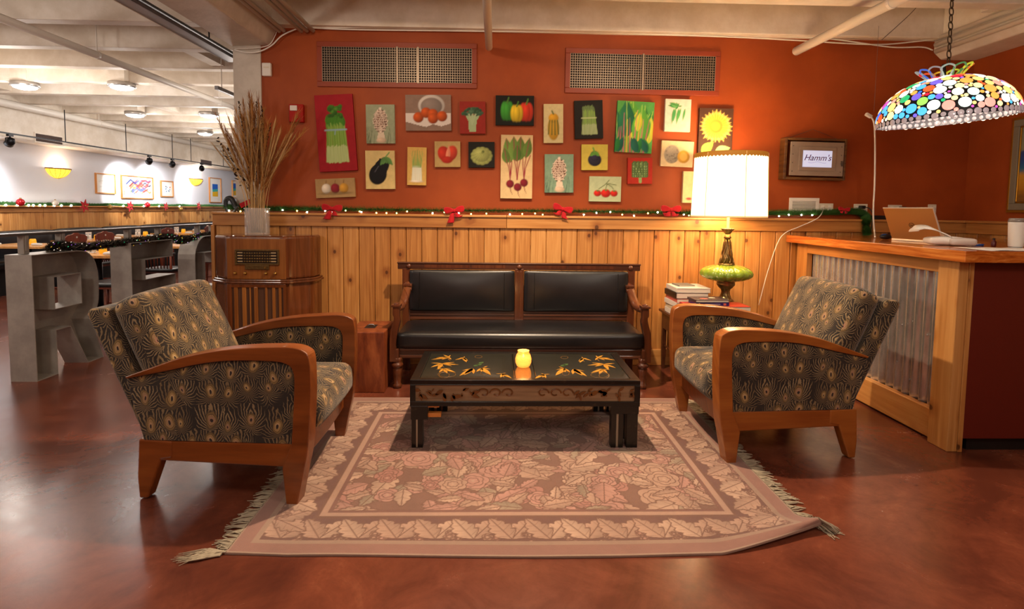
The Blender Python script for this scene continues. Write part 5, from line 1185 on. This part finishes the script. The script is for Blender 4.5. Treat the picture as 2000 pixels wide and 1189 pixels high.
for x, k in bulbs:
    p = onY(x, 412+rr.uniform(-3, 4)+(x-400)*.006, 4.90); o = bpy.data.objects.new('light_bulb', bb[('fairy_white', 'fairy_warm', 'fairy_green')[k]].data); COL.objects.link(o); o.parent = sl
    o.location = (p.x, 4.893+rr.uniform(-.004, .01), max(1.329, p.z)); wpts.append((p.x, 4.91, 1.333+rr.uniform(0, .012)))
for o in bb.values(): bpy.data.objects.remove(o)
wpts.sort(); MB().tube(wpts, .0015, 4).build('wire', M['wire_green'], sl)
mat('velvet_red', fn=lambda g: {'Base Color': g.mix(g.noise(g.co(), 20, 3), '8a0a14', 'c81a26'), 'Roughness': .7, 'Sheen Weight': .15, 'Specular IOR Level': .2})
def ribbon(pts, w, up=Vector((0, 1, 0))):
    P = [Vector(p) for p in pts]; vs = []
    for i, p in enumerate(P):
        d = (P[min(i+1, len(P)-1)]-P[max(i-1, 0)]).normalized(); s = d.cross(up).normalized()*0+up*w/2; vs += [p-s, p+s]
    return vs, [(2*i, 2*i+2, 2*i+3, 2*i+1) for i in range(len(P)-1)]
def bow(label, loc, s=1., tails=(1, 1), rot=0, group='red bows on the garland'):
    t = thing('ribbon_bow', label, 'bow', loc, 0, group); t.rotation_euler = (0, rot, 0)
    for sg in (-1, 1):
        P = spline([(0, .010), (sg*.035, .030), (sg*.072, .036), (sg*.088, .022), (sg*.085, -.008), (sg*.066, -.022), (sg*.03, -.016), (0, -.010)], 3)
        MB().prism([(a*s, c*s) for a, c in P], -.022*s, .004*s).build('loop', M['velvet_red'], t, bevel=.008*s, seg=2)
        lo = spline([(0, 0, -.005), (sg*.02, -.012, -.03), (sg*.028, -.014, -.06), (sg*.042, -.012, -.095*tails[0 if sg < 0 else 1])], 5); nn = len(lo)
        vs = []
        for i, (a, b, c) in enumerate(lo): w_ = (.010+.022*i/nn)*s; vs += [((a-w_)*s, b*s, c*s), ((a+w_)*s, b*s, c*s)]
        o = MB().add(vs, [(2*i, 2*i+2, 2*i+3, 2*i+1) for i in range(nn-1)]).build('tail', M['velvet_red'], t, smooth=True); o.modifiers.new('thick', 'SOLIDIFY').thickness = .0025
    MB().ball((0, -.012*s, 0), .016*s, 10, 8, (1, .8, 1.1)).build('knot', M['velvet_red'], t, smooth=True)
for x, y, lb, tl2, ro in ((648, 407, 'red velvet bow on the garland below the onions painting', (1, .6), .05), (887, 411, 'red velvet bow on the garland between radio and settee centre, below the red pepper painting', (1.1, .5), -.1), (1099, 408, 'red velvet bow on the garland below the teal morel painting', (.5, .8), .25), (1311, 409, 'red velvet bow on the garland just before the lamp shade', (.3, .4), 0.), (1650, 409, 'small red bow in the garland near the outlets', (.3, .3), .1)):
    p = onY(x, y, 4.87); bow(lb, (p.x, 4.885, p.z), 1. if x < 1600 else .6, tl2, ro)
p = onY(480, 397, 4.9); tag(MB().obox(p, (.10, .012, .04), (0, -.45, .1)).build('ribbon_end', M['velvet_red'], bevel=.003), 'stiff red ribbon end beside the column on the ledge', 'ribbon')
p = onY(455, 400, 4.92); og = thing('dark_ornament', 'dark grey hooked ornament standing in the garland by the column', 'ornament', (p.x-.02, 4.93, 1.3225)); mat('ornament_dark', '23262a', .45)
MB().tube(spline([(-.03, 0, .0), (-.045, 0, .06), (-.04, 0, .105), (-.005, 0, .118), (.02, 0, .085), (.035, 0, .05), (.06, 0, .02), (.085, 0, .0)], 6), [.014+.008*math.sin(i/42*PI) for i in range(43)], 10).build('body', M['ornament_dark'], og, smooth=True)
MB().tube(spline([(.03, -.012, .0), (.05, -.015, .03), (.075, -.015, .05)], 4), .012, 8).build('arm', M['ornament_dark'], og, smooth=True)
# ================================================================ dining room seen on the left
mat('letter_metal', fn=lambda g: {'Base Color': g.mix(g.sm(g.noise(g.co(), 4, 5, .65), .3, .75), '95908a', 'b2ada5'), 'Roughness': g.add(g.mul(g.noise(g.co(), 6, 4), .2), .36), 'Metallic': .2})
LXF, LXB = -3.537, -3.737
def onL(x, y): p = onX(x, y, LXF); return (p.y, max(0, p.z))
def letter(label, outer, holes=()):
    y0 = min(p[0] for p in outer); t = thing('metal_letter', label, 'letter', (LXF, y0, 0), 0, 'big grey metal letters under the handrail')
    bm = bmesh.new(); edges = []
    for lp_ in [outer]+list(holes):
        vs = [bm.verts.new((LXB-LXF+.02, a-y0, b)) for a, b in lp_]; edges += [bm.edges.new((vs[i], vs[(i+1) % len(vs)])) for i in range(len(vs))]
    bmesh.ops.triangle_fill(bm, edges=edges, use_beauty=True); bm.verts.ensure_lookup_table(); bm.verts.index_update()
    m = MB().add([v.co[:] for v in bm.verts], [tuple(v.index for v in f.verts) for f in bm.faces]); bm.free()
    o = m.build('face_plate', M['letter_metal'], t); o.modifiers.new('thick', 'SOLIDIFY').thickness = .012
    for lp_, nm in [(outer, 'outer_return')]+[(h, 'inner_return') for h in holes]:
        w = MB(); n = len(lp_); w.add([(x, a-y0, b) for x in (LXB-LXF, 0) for a, b in lp_], [(i, (i+1) % n, n+(i+1) % n, n+i) for i in range(n)])
        o = w.build(nm, M['letter_metal'], t); sd = o.modifiers.new('thick', 'SOLIDIFY'); sd.thickness = .008; sd.offset = 0
    return t
arc = lambda cy, cz, r, a0, a1, n=8: [(cy+r*math.cos(a), cz+r*math.sin(a)) for a in np.linspace(a0, a1, n)]
Rl = 4.375
letter('large grey metal letter R standing on the floor, first in the row', [(Rl, 0), (Rl+.205, 0), (Rl+.205, .36), (Rl+.36, .36), (Rl+.545, 0), (Rl+.735, 0), (Rl+.60, .375)]+spline([(Rl+.64, .42), (Rl+.69, .50), (Rl+.705, .62), (Rl+.70, .78), (Rl+.66, .89), (Rl+.58, .96), (Rl+.48, .98)], 3)+[(Rl, .98)],
       [[(Rl+.205, .53), (Rl+.50, .53), (Rl+.50, .79), (Rl+.205, .79)]])
El = 5.545
letter('large grey metal letter E with open slots, second in the row', [(El, 0), (El+.72, 0), (El+.72, .18), (El+.21, .18), (El+.21, .41), (El+.74, .41), (El+.74, .62), (El+.21, .62), (El+.21, .82), (El+.70, .82), (El+.70, 1.0), (El, 1.0)])
Cl = 6.70
letter('large grey metal letter C with rounded corners, partly behind the radio', [(Cl+.72, .36), (Cl+.52, .36), (Cl+.52, .2), (Cl+.22, .2), (Cl+.22, .8), (Cl+.52, .8), (Cl+.52, .66), (Cl+.72, .66)]+arc(Cl+.46, .74, .26, 0, PI/2)+arc(Cl+.26, .74, .26, PI/2, PI)+arc(Cl+.26, .26, .26, PI, 1.5*PI)+arc(Cl+.46, .26, .26, 1.5*PI, 2*PI))
hr = thing('handrail', 'grey metal handrail on posts running above the big metal letters', 'handrail', (-3.64, 0, 0))
mat('rail_metal', '7c7672', .28, .7); mat('post_paint', 'a09a92', .4, .2)
MB().box(-.035, .035, 3.6, 8.6, 1.128, 1.15).build('rail', M['rail_metal'], hr, bevel=.008, seg=3)
for y in (4.43, 4.80, 5.66, 6.16, 6.96, 7.30): MB().box(-.024, .024, y-.026, y+.026, .985 if y < 5.2 else 1.005, 1.13).box(.024, .03, y-.014, y+.014, 1.01, 1.13).build('post', M['post_paint'], hr, bevel=.005)
# tinsel
mat('tinsel', fn=lambda g: {'Base Color': g.mix(g.sm(g.noise(g.co(), 55, 2), .52, .62), '201d16', '6a5c4e'), 'Roughness': .3, 'Metallic': .5})  # paler flecks in the colour mix stand in for glints
tg = [onX(x, y, -3.60) for x, y in ((98, 489), (112, 480), (150, 484), (187, 481), (242, 474), (286, 468), (334, 463), (352, 472), (374, 465), (418, 456))]
T = garland('tinsel_garland', 'dark sparkling tinsel garland draped along the tops of the letters', [tuple(p) for p in tg], .062, 5500, M['tinsel'], q=.0034)
for k, (nm, c) in enumerate((('spark_green', '2ad08a'), ('spark_gold', 'f0c040'), ('spark_white', 'fff0e0'), ('spark_violet', '9a60d0'))): emit(nm, c, .5)  # self-glowing flecks imitate light sparkling off the tinsel
rr = random.Random(8); pp = [Vector(p) for p in spline([tuple(p) for p in tg], 8)]
fl = {k: MB() for k in ('spark_green', 'spark_gold', 'spark_white', 'spark_violet')}
for i in range(110):
    p = rr.choice(pp)+Vector((rr.uniform(0, .05), rr.uniform(-.05, .05), rr.uniform(-.035, .045))); fl[rr.choice(list(fl))].obox(p, (.003, .008, .007), (rr.random(), rr.random(), 0))
for k, m in fl.items(): tag(m.build('tinsel_glint', M[k], T), kind='stuff')

# ---- dining chairs, tables, booth
mat('seat_black', '121214', .4)
def dchair(label, x, y, rz):
    t = thing('dining_chair', label, 'chair', (x, y, 0), rz, 'cherry wood dining chairs'); W_ = .21
    crest = spline([(-W_, .90), (-.15, .935), (-.07, .945), (0, .975), (.07, .945), (.15, .935), (W_, .90)], 4)
    cr = MB().prism(crest+[(W_-.01, .81), (0, .83), (-W_+.01, .81)], -.20, -.178).build('crest_rail', M['cherry'], t, bevel=.004)
    MB().cyl((0, -.201, .9), (0, -.1775, .9), .014, n=10).build('crest_hole', M['page_edge'], cr)
    for i in range(7): xx = -.15+.05*i; MB().tube([(xx*.85, -.17, .47), (xx, -.189, .82)], .008, 6).build('spindle', M['cherry'], t, smooth=True)
    MB().pillow(.43, .42, .05, .02, 5, .01).build('seat', M['seat_black'], t, smooth=True, loc=(0, 0, .465)); box('seat_frame', -.2, .2, -.19, .19, .42, .447, M['cherry'], t, bevel=.005)
    for a in (-1, 1):
        MB().tube([(a*.19, -.19, .84), (a*.18, -.172, .46), (a*.185, -.2, 0)], [.014, .018, .013], 8).build('back_leg', M['cherry'], t, smooth=True); MB().tube([(a*.17, .165, .44), (a*.185, .19, 0)], [.018, .013], 8).build('front_leg', M['cherry'], t, smooth=True)
        MB().tube([(a*.182, -.185, .2), (a*.178, .178, .2)], .009, 6).build('stretcher', M['cherry'], t, smooth=True)
    return t
d0 = dchair('wooden dining chair with wavy crest rail, its back to the letter R', -6.17, 8.18, PI/2)
def dcopy(lb, x, y, rz): c = copy_tree(d0); c.location = (x, y, 0); c.rotation_euler = (0, 0, rz); c['label'] = lb
dcopy('wooden dining chair with wavy crest rail, second along the booth tables', -6.21, 8.83, PI/2); dcopy('wooden dining chair with wavy crest rail, third along the booth tables', -6.23, 10.52, PI/2)
dcopy('wooden dining chair with wavy crest rail, last along the booth tables', -6.2, 12.0, PI/2); dcopy('wooden dining chair seen through the slot of the letter E', -4.7, 8.1, 0); dcopy('wooden dining chair seen through the opening of the letter C', -4.55, 9.5, 0.)
dcopy('wooden dining chair whose dark seat shows between the letters R and E', -4.44, 6.6, PI/2)
def dtable(label, x, y, w, d):
    t = thing('dining_table', label, 'table', (x, y, 0), 0, 'pine dining tables'); box('table_top', -w/2, w/2, -d/2, d/2, .725, .76, M['table_pine'], t, bevel=.005)
    MB().cyl((0, 0, .04), (0, 0, .725), .04, n=14).build('pedestal', M['black_metal'], t, smooth=True); MB().box(-.3, .3, -.035, .035, 0, .04).box(-.035, .035, -.3, .3, 0, .04).build('base', M['black_metal'], t, bevel=.006)
for y, lb in ((8.55, 'pine dining table by the booth nearest the letter R'), (9.9, 'pine dining table behind the pair of wooden chairs'), (11.25, 'pine dining table behind the letter E post'), (12.6, 'pine dining table fourth along the booth'), (14.0, 'pine dining table farthest along the booth')): dtable(lb, -6.95, y, .9, .72)
dtable('pine dining table seen between the letters R and E', -5.0, 7.2, .8, .7); dtable('pine dining table seen behind the letter C', -4.85, 8.8, .75, .6)
bo = thing('booth_bench', 'long black upholstered booth bench along the dining room wall', 'bench', (XL+.03, 11.2, 0))
box('seat_base', 0, .48, -6, 6, 0, .40, M['black_kick'], bo); MB().pillow(.52, 12, .12, .04, 6, .01).build('seat_cushion', M['black_leather'], bo, smooth=True, loc=(.27, 0, .45))
for i in range(10): MB().pillow(.11, 1.19, .44, .04, 4, .01).build('back_cushion', M['black_leather'], bo, smooth=True, loc=(.06, -5.4+1.2*i, .71))
mat('jar_yellow', 'd89a1c', .3, **{'Emission Color': lin('e8a020'), 'Emission Strength': .5}); mat('menu_card', 'ddd2c4', .5)
def setting(tx, ty, tag_):
    a = thing('candle_glass', 'small yellow candle glass on %s' % tag_, 'candle', (tx+.05, ty+.02, .7605), 0, 'table candles'); MB().lathe([(.035, 0), (.045, .02), (.04, .07), (.034, .085), (.03, .083), (.036, .068), (.04, .022), (.03, .005)], 18).build('glass', M['jar_yellow'], a, smooth=True); MB().ball((0, 0, .06), .008, 6, 5).build('flame', M['fairy_warm'], a)
    b = thing('shaker_set', 'white condiment caddy on %s' % tag_, 'caddy', (tx-.12, ty+.05, .7605), .3, 'table caddies'); MB().box(-.05, .05, -.035, .035, 0, .012).build('tray', M['white_plastic'], b, bevel=.003)
    for i in (-1, 1):
        s = MB().lathe([(.018, .012), (.018, .07), (.012, .08)], 12, (i*.025, 0, 0)).build('shaker', M['white_plastic'], b, smooth=True); MB().lathe([(.013, .08), (.013, .09), (.006, .096)], 12, (i*.025, 0, 0)).build('cap', M['tray_metal'], s, smooth=True)
    box('card', -.045, .045, .02, .026, .012, .13, M['menu_card'], b)
    for dx, dy, wh in ((.28, -.2, 'on the chair side of'), (-.3, -.2, 'on the booth side of'), (.25, .22, 'beyond the candle on')):
        tag(MB().pillow(.14, .05, .035, .015, 4, .004).build('rolled_napkin', M['paper'], smooth=True, loc=(tx+dx, ty+dy, .7785)), 'rolled white napkin %s %s' % (wh, tag_), 'napkin', 'rolled napkins')
for y, n_ in ((8.55, 'the booth table nearest the letter R'), (9.9, 'the table behind the pair of chairs'), (11.25, 'the table behind the letter E post'), (12.6, 'the fourth booth table'), (14.0, 'the farthest booth table')): setting(-6.95, y, n_)
setting(-4.95, 7.12, 'the table between the letters R and E')

# ---- wall of the dining room: garland, baubles, sconces, pictures
gpl = [(XL+.06, y, 1.358+.008*math.sin(y*5)) for y in np.arange(8.6, 17.6, .5)]
garland('evergreen_garland', 'green garland along the ledge of the white dining room wall', gpl, .05, 2600, M['needle'], q=.004)
s2 = thing('string_lights', 'tiny white bulbs along the dining room ledge', 'string lights', (0, 0, 0)); b0_ = None; rr = random.Random(2)
for x in (10, 33, 55, 64, 77, 87, 105, 119, 138, 165, 215, 240, 280, 310, 350):
    p = onX(x, 401, XL+.115)
    if b0_ is None: b0_ = MB().ball((0, 0, 0), .016, 8, 6).build('light_bulb', M['fairy_white'], s2, smooth=True); o = b0_
    else: o = b0_.copy(); COL.objects.link(o)
    o.location = (XL+.125, p.y, 1.34)
MB().tube([(XL+.115, y, 1.337) for y in np.arange(9, 17.5, .5)], .002, 4).build('wire', M['wire_green'], s2)
mat('bauble_red', 'b01420', .25, .3); mat('bauble_gold', 'b08a4a', .25, .6); mat('bauble_white', 'd8d0c8', .3)
for x, y, m_, c_, lb in ((40, 395, 'bauble_red', .06, 'red bauble ornament on the dining ledge left of the poinsettia'), (108, 396, 'bauble_white', .05, 'white bauble ornament under the first wall sconce'), (215, 405, 'bauble_gold', .05, 'gold bauble ornament under the pale framed picture'), (288, 400, 'bauble_red', .055, 'red bauble ornament under the big framed picture'), (353, 408, 'bauble_gold', .055, 'gold bauble ornament near the second sconce')):
    p = onX(x, y, XL+.16); t = thing('bauble', lb, 'ornament', (XL+.16, p.y, max(p.z, 1.336+c_ if c_ > .1 else p.z)), 0, 'baubles on the dining ledge'); MB().ball((0, 0, 0), c_, 16, 10).build('ball', M[m_], t, smooth=True); MB().cyl((0, 0, c_*.95), (0, 0, c_*1.2), c_*.25, n=10).build('cap', M['brass'], t)
for x, y, s_, lb in ((165, 402, .13, 'red poinsettia on the dining ledge left of the pale picture'), (254, 403, .12, 'red poinsettia under the big framed picture'), (324, 403, .1, 'small red poinsettia under the small picture'), (388, 402, .11, 'red poinsettia under the second sconce')):
    p = onX(x, y, XL+.15); t = thing('poinsettia', lb, 'flower', (XL+.15, p.y, p.z), 0, 'poinsettias on the dining ledge')
    for i in range(6):
        a = 2*PI*i/6+.3; MB().prism([(s_*u*math.cos(a)-s_*v*math.sin(a), s_*u*math.sin(a)+s_*v*math.cos(a)) for u, v in ((0, 0), (.45, .22), (1, 0), (.45, -.22))], -.004+.006*(i % 2), .004+.006*(i % 2), 'yz').build('petal', M['velvet_red'], t)
    MB().ball((.014, 0, 0), s_*.12, 8, 6).build('centre', M['bauble_gold'], t)
emit('sconce_glass', 'ffc23a', 1.5); mat('sconce_rim', '7a4a1a', .4)
for x, y, lb in ((111, 338, 'amber stained glass half-bowl sconce left of the pale picture'), (380, 358, 'amber stained glass half-bowl sconce right of the small picture')):
    p = onX(x, y-8, XL); t = thing('wall_sconce', lb, 'sconce', (XL, p.y, p.z), 0, 'amber wall sconces'); R_ = .26; pr_ = [(1, 0), (.97, -.03), (.85, -.075), (.6, -.125), (.3, -.155), (.05, -.17)]
    n = 20; vs = [(.6*R_*r*math.cos(a), R_*r*math.sin(a), z) for r, z in pr_ for a in np.linspace(-PI/2, PI/2, n)]
    MB().add(vs, grid_faces(n, len(pr_))).build('bowl', M['sconce_glass'], t, smooth=True); MB().tube([(.6*R_*1.01*math.cos(a), R_*1.01*math.sin(a), .004) for a in np.linspace(-PI/2, PI/2, n)], .012, 6).build('rim', M['sconce_rim'], t, smooth=True)
    for a in np.linspace(-1.2, 1.2, 7): MB().tube([(.6*R_*r*1.005*math.cos(a), R_*r*1.005*math.sin(a), z) for r, z in pr_], .003, 4).build('lead_line', M['sconce_rim'], t)
    light('POINT', 'sconce_light', (XL+.1, p.y, p.z+.02), 5, (1, .9, .8), .05)
def wpic(label, c, fn, bg, frame='frame_oak', mat_w=.09, canvas_col='e8e2da'):
    a = onX(*c[0], XL); b = onX(*c[1], XL); y0, y1, z0, z1 = a.y, b.y, b.z, a.z; w, h = y1-y0, z1-z0; t = thing('framed_picture', label, 'picture', (XL, (y0+y1)/2, (z0+z1)/2), 0, 'pictures on the dining room wall')
    f = .022; MB().box(0, .035, -w/2, w/2, h/2-f, h/2).box(0, .035, -w/2, w/2, -h/2, -h/2+f).box(0, .035, -w/2, -w/2+f, -h/2+f, h/2-f).box(0, .035, w/2-f, w/2, -h/2+f, h/2-f).build('frame', M[frame], t, bevel=.003)
    box('mount', 0, .014, -w/2+f, w/2-f, -h/2+f, h/2-f, M['paper'], t)
    a_, b_ = w/2-f-mat_w, h/2-f-mat_w; nu = 40; nv = 40; p = Paint(np.linspace(0, 1, nu), np.linspace(0, b_/a_, nv), bg, .1, 3); fn(p, b_/a_)
    me = bpy.data.meshes.new('print'); me.from_pydata([(.0155, u, v) for v in np.linspace(-b_, b_, nv) for u in np.linspace(-a_, a_, nu)], [], grid_faces(nu, nv)); set_cols(me, p.flat()); me.materials.append(M['canvas_paint']); o = bpy.data.objects.new('print', me); COL.objects.link(o); o.parent = t
rr = random.Random(6)
def f_pale(p, H):
    for i in range(8): p.line([(rr.random(), rr.random()*H), (rr.random(), rr.random()*H)], .03, 'c9c8c0', .5)
def f_wave(p, H):
    for i in range(14): x = rr.uniform(.35, .9); y = rr.uniform(.1, .85)*H; p.line([(x-.25, y), (x-.1, y+.1), (x+.05, y+.02), (x+.2, y+.09)], .02, rr.choice(('2c3c7a', '1e2440', 'c07a3a', '4a5a9a', '8a3a3a')))
    for i in range(10): p.ell(rr.random()*.5, rr.random()*H*.5, .03, .03, rr.choice(('c8b04a', '6a7aa8', '8aa06a')))
def f_dots(p, H):
    for i in range(9): p.ell(rr.uniform(.15, .9), rr.uniform(.1, .9)*H, .06, .05, rr.choice(('2c4a8a', 'c04a3a', '3a3a4a', '7aa0c0')))
def f_beach(p, H):
    p.poly([(0, 0), (1, 0), (1, H*.42), (0, H*.36)], 'e0b020'); p.poly([(0, H*.36), (1, H*.42), (1, H*.62), (0, H*.55)], '3aa8a0'); p.poly([(0, H*.55), (1, H*.62), (1, H), (0, H)], '2060c0')
wpic('pale framed picture nearest the first sconce', ((184, 337), (224, 379)), f_pale, 'e6e4de', mat_w=.07); wpic('wide framed picture of blue and orange waves', ((234, 341), (298, 389)), f_wave, 'e8e6e0', mat_w=.05)
wpic('small white picture with coloured dots', ((312, 352), (337, 385)), f_dots, 'ecebe6', mat_w=.06); wpic('tall framed beach picture with blue sky and yellow sand', ((407, 346), (431, 396)), f_beach, '2a78c0', mat_w=.15); wpic('framed picture beside the column with golden tones', ((452, 352), (466, 387)), f_beach, 'd08a20', mat_w=.06)
# ================================================================ pipes, tracks and ceiling fittings
def pipe(name, label, a, b, r, m='pipe_white', cat='pipe', hang=(), group=None):
    t = thing(name, label, cat, (0, 0, 0), 0, group); a, b = Vector(a), Vector(b); MB().cyl(a, b, r, n=18).build('tube', M[m], t, smooth=True)
    d = (b-a).normalized()
    for f in hang:
        p = a.lerp(b, f); MB().tube([p-d*.012, p+d*.012], r*1.12, 16).build('clamp', M[m], t); MB().cyl(p+Vector((0, 0, r)), (p.x, p.y, 3.25), .006, n=8).build('hanger_rod', M[m], t)
    return t
pipe('sprinkler_pipe', 'white pipe stub pointing at the red wall between the two grilles', (-.076, -1.5, 2.745), (-.076, 4.90, 2.745), .03, hang=(.6,))
pipe('sprinkler_pipe', 'white pipe ending in front of the wall right of the second grille', (2.66, -1.5, 2.745), (2.548, 4.85, 2.75), .036, hang=(.82,))
pipe('ceiling_pipe', 'long white pipe hung below the joists of the dining room', (-3.80, 1.0, 2.785), (-3.80, 17.9, 2.785), .034, hang=(.27, .41, .55))
pipe('ceiling_pipe', 'thick white pipe along the soffit of the dining room', (-7.15, 3.0, 2.82), (-7.15, 17.9, 2.82), .055, hang=(.3, .5, .7))
for i, (x, z) in enumerate(((-1.85, 2.853), (-1.812, 2.858), (-1.665, 2.856), (-1.618, 2.86), (-1.566, 2.862))):
    pipe('conduit', ('painted conduit touching the left beam', 'painted conduit second from the left beam', 'painted conduit third from the left beam', 'painted conduit fourth from the left beam', 'painted conduit fifth and farthest from the left beam')[i], (x, -2.2, z), (x, 4.93, z), .017, 'conduit', 'conduit', group='conduits beside the left beam')
for z, x, w_ in ((2.80, 3.845, 'lowest'), (2.855, 3.84, 'middle'), (2.91, 3.845, 'topmost')):
    pipe('conduit', w_+' painted conduit on the right beam above the pendant', (x, -2.2, z), (x, 4.95, z), .02, 'pipe_white', 'conduit', group='conduits along the right beam')
jb = thing('junction_box', 'white junction box with a knockout on the right ceiling beam', 'junction box', (3.80, 4.35, 3.0)); box('body', -.035, .05, -.07, .07, -.05, .07, M['pipe_white'], jb, bevel=.004); MB().cyl((-.001, -.0705, .01), (-.001, -.073, .01), .014, n=12).build('knockout', M['black_plastic'], jb)
def cable(label, pts, r=.006, m='cable_white', name='ceiling_cable'): return tag(MB().tube(spline([tuple(p) for p in pts], 6), r, 6).build(name, M[m], smooth=True), label, 'cable')
cable('upper white cable sagging along the top of the red wall', [onY(x, y, 4.955) for x, y in ((592, 53), (640, 54), (760, 53), (890, 51), (1010, 53), (1180, 61), (1400, 68), (1560, 72), (1640, 78), (1740, 92), (1800, 92), (1822, 98))])
cable('lower white cable along the top of the red wall', [onY(x, y, 4.96) for x, y in ((600, 54), (700, 58), (950, 61), (1180, 64), (1420, 72), (1560, 79), (1640, 84), (1720, 87), (1790, 81), (1830, 76))])
cable('white cable looping under the left beam to the column', [onY(x, y, 4.945) for x, y in ((458, 97), (480, 102), (505, 101), (530, 89), (550, 70), (575, 58), (590, 54))])
cable('thin white cable hanging from the left beam corner', [onY(x, y, 4.945) for x, y in ((459, 95), (495, 94), (525, 88), (537, 70), (540, 62))], .004)
cable('thin dark wire slanting from the ceiling over the red wall', [onY(x, y, 4.9) for x, y in ((1802, 0), (1780, 25), (1750, 53), (1722, 78))], .003, 'screw_metal', 'ceiling_wire')
tr = thing('cable_tray', 'grey metal cable tray hung beside the left ceiling beam', 'cable tray', (-2.42, 0, 2.69))
MB().box(-.055, .055, -2.2, 5.35, 0, .006).box(-.055, -.05, -2.2, 5.35, 0, .05).box(.05, .055, -2.2, 5.35, 0, .05).build('tray', M['tray_metal'], tr, bevel=.002)
MB().box(-.058, -.055, -2.2, 5.36, -.004, .012).build('light_lip', M['pipe_white'], tr); MB().tube([(.075, -2, .035), (.07, 2, .03), (.078, 5.3, .028)], .014, 8).build('black_cable', M['black_plastic'], tr, smooth=True)
for y in (1.6, 4.9): MB().cyl((0, y, .006), (0, y, .56), .006, n=8).build('hanger_rod', M['black_metal'], tr)
us = thing('hanging_strut', 'short grey strut bar hung on rods left of the column', 'strut', (-3.0, 6.2, 2.61)); MB().box(-.02, .02, 0, .85, 0, .04).build('bar', M['tray_metal'], us, bevel=.003)
MB().cyl((0, .12, .04), (0, .12, .64), .005, n=8).build('rod', M['pipe_white'], us); MB().cyl((0, .6, .04), (0, .6, .64), .006, n=8).build('rod', M['black_metal'], us)
# round ceiling lamps of the dining room
emit('led_lens', 'f4f6ff', 6); mat('brushed', 'b8b4b0', .3, .7)
for i, (x, y) in enumerate(((49, 172), (238, 173), (264, 227), (408, 228), (401, 263))):
    p = onZ(x, y, 2.83); lb = ('round flush ceiling lamp nearest the soffit pipe', 'round flush ceiling lamp above the long white pipe', 'round flush ceiling lamp in the middle row by the soffit', 'round flush ceiling lamp in the middle row by the column', 'round flush ceiling lamp farthest back')[i]
    t = thing('ceiling_lamp', lb, 'lamp', (p.x, p.y, 2.9), 0, 'round ceiling lamps of the dining room')
    MB().lathe([(.15, 0), (.155, -.05), (.145, -.056), (.13, -.05)], 28).build('ring', M['brushed'], t, smooth=True); MB().lathe([(.132, -.045), (.12, -.07), (.07, -.085), (.01, -.09)], 28).build('lens', M['led_lens'], t, smooth=True); box('mount_plate', -.1, .1, -.1, .1, -.004, .2, M['ceiling_white'], t)
    light('POINT', 'ceiling_lamp_light', (p.x, p.y, 2.70), 11, (1, .95, .9), .12)
# track with spot heads
tk = thing('track_rail', 'thin black lighting track hung along the dining room wall', 'track', (-6.9, 0, 2.345)); MB().box(-.012, .012, 5, 17.8, 0, .02).build('rail', M['black_metal'], tk)
for x in (128, 246, 336, 372, 435): p = onX(x, 270, -6.9); MB().cyl((0, p.y, .02), (0, p.y, .52), .007, n=8).build('hanger_rod', M['black_metal'], tk)
emit('spot_face', 'fff6ea', 20)
for x, y, ty, lb in ((20, 280, 8.6, 'black track spotlight nearest the frame edge'), (292, 316, 12.0, 'black track spotlight facing the pale picture'), (337, 321, 13.0, 'black track spotlight facing the wave picture'), (394, 328, 15.0, 'black track spotlight by the far soffit vent')):
    p = onX(x, y, -6.9); t = thing('track_spotlight', lb, 'spotlight', (-6.9, p.y, 2.345), 0, 'track spotlights of the dining room'); d = (Vector((XL, ty+.1, 1.65))-Vector((-6.9, p.y, 2.24))).normalized(); c = Vector((0, 0, -.11))
    MB().box(-.02, .02, -.04, .04, -.03, 0).cyl((0, 0, -.03), (0, 0, -.05), .01, n=8).build('adapter', M['black_metal'], t); MB().tube([(-.0, -.075, -.12), (0, -.07, -.06), (0, 0, -.045), (0, .07, -.06), (0, .075, -.12)], .009, 6).build('yoke', M['black_metal'], t)
    MB().tube([c-d*.07, c-d*.02, c+d*.05], [.03, .055, .06], 14).build('head', M['black_metal'], t, smooth=True); MB().tube([c+d*.049, c+d*.053], .05, 14).build('lens', M['spot_face'], t)
    light('SPOT', 'track_spot_light', Vector((-6.9, p.y, 2.345))+c+d*.09, 150, COOL, .04, (XL, ty, 1.65), 75, .8)
for a, b, lb in (((68, 260), (121, 283), 'grey air vent in the soffit near the first sconce'), ((391, 311), (413, 324), 'grey air vent in the soffit near the second sconce')):
    p = onX(*a, XL+.5); q = onX(*b, XL+.5); t = thing('soffit_vent', lb, 'vent', (XL+.5, (p.y+q.y)/2, (p.z+q.z)/2)); w = q.y-p.y; h = .12; mat('vent_grey_%d' % a[0], '6a5c58', .5)
    MB().box(0, .012, -w/2-.02, w/2+.02, h/2, h/2+.02).box(0, .012, -w/2-.02, w/2+.02, -h/2-.02, -h/2).box(0, .012, -w/2-.02, -w/2, -h/2, h/2).box(0, .012, w/2, w/2+.02, -h/2, h/2).build('frame', M['ceiling_white'], t); box('opening', .001, .003, -w/2, w/2, -h/2, h/2, M['duct_dark'], t)
    for i in range(8): z = -h/2+h*(i+.5)/8; MB().obox((.007, 0, z), (.012, w, .006), (0, .6, 0)).build('louvre', M['vent_grey_%d' % a[0]], t)
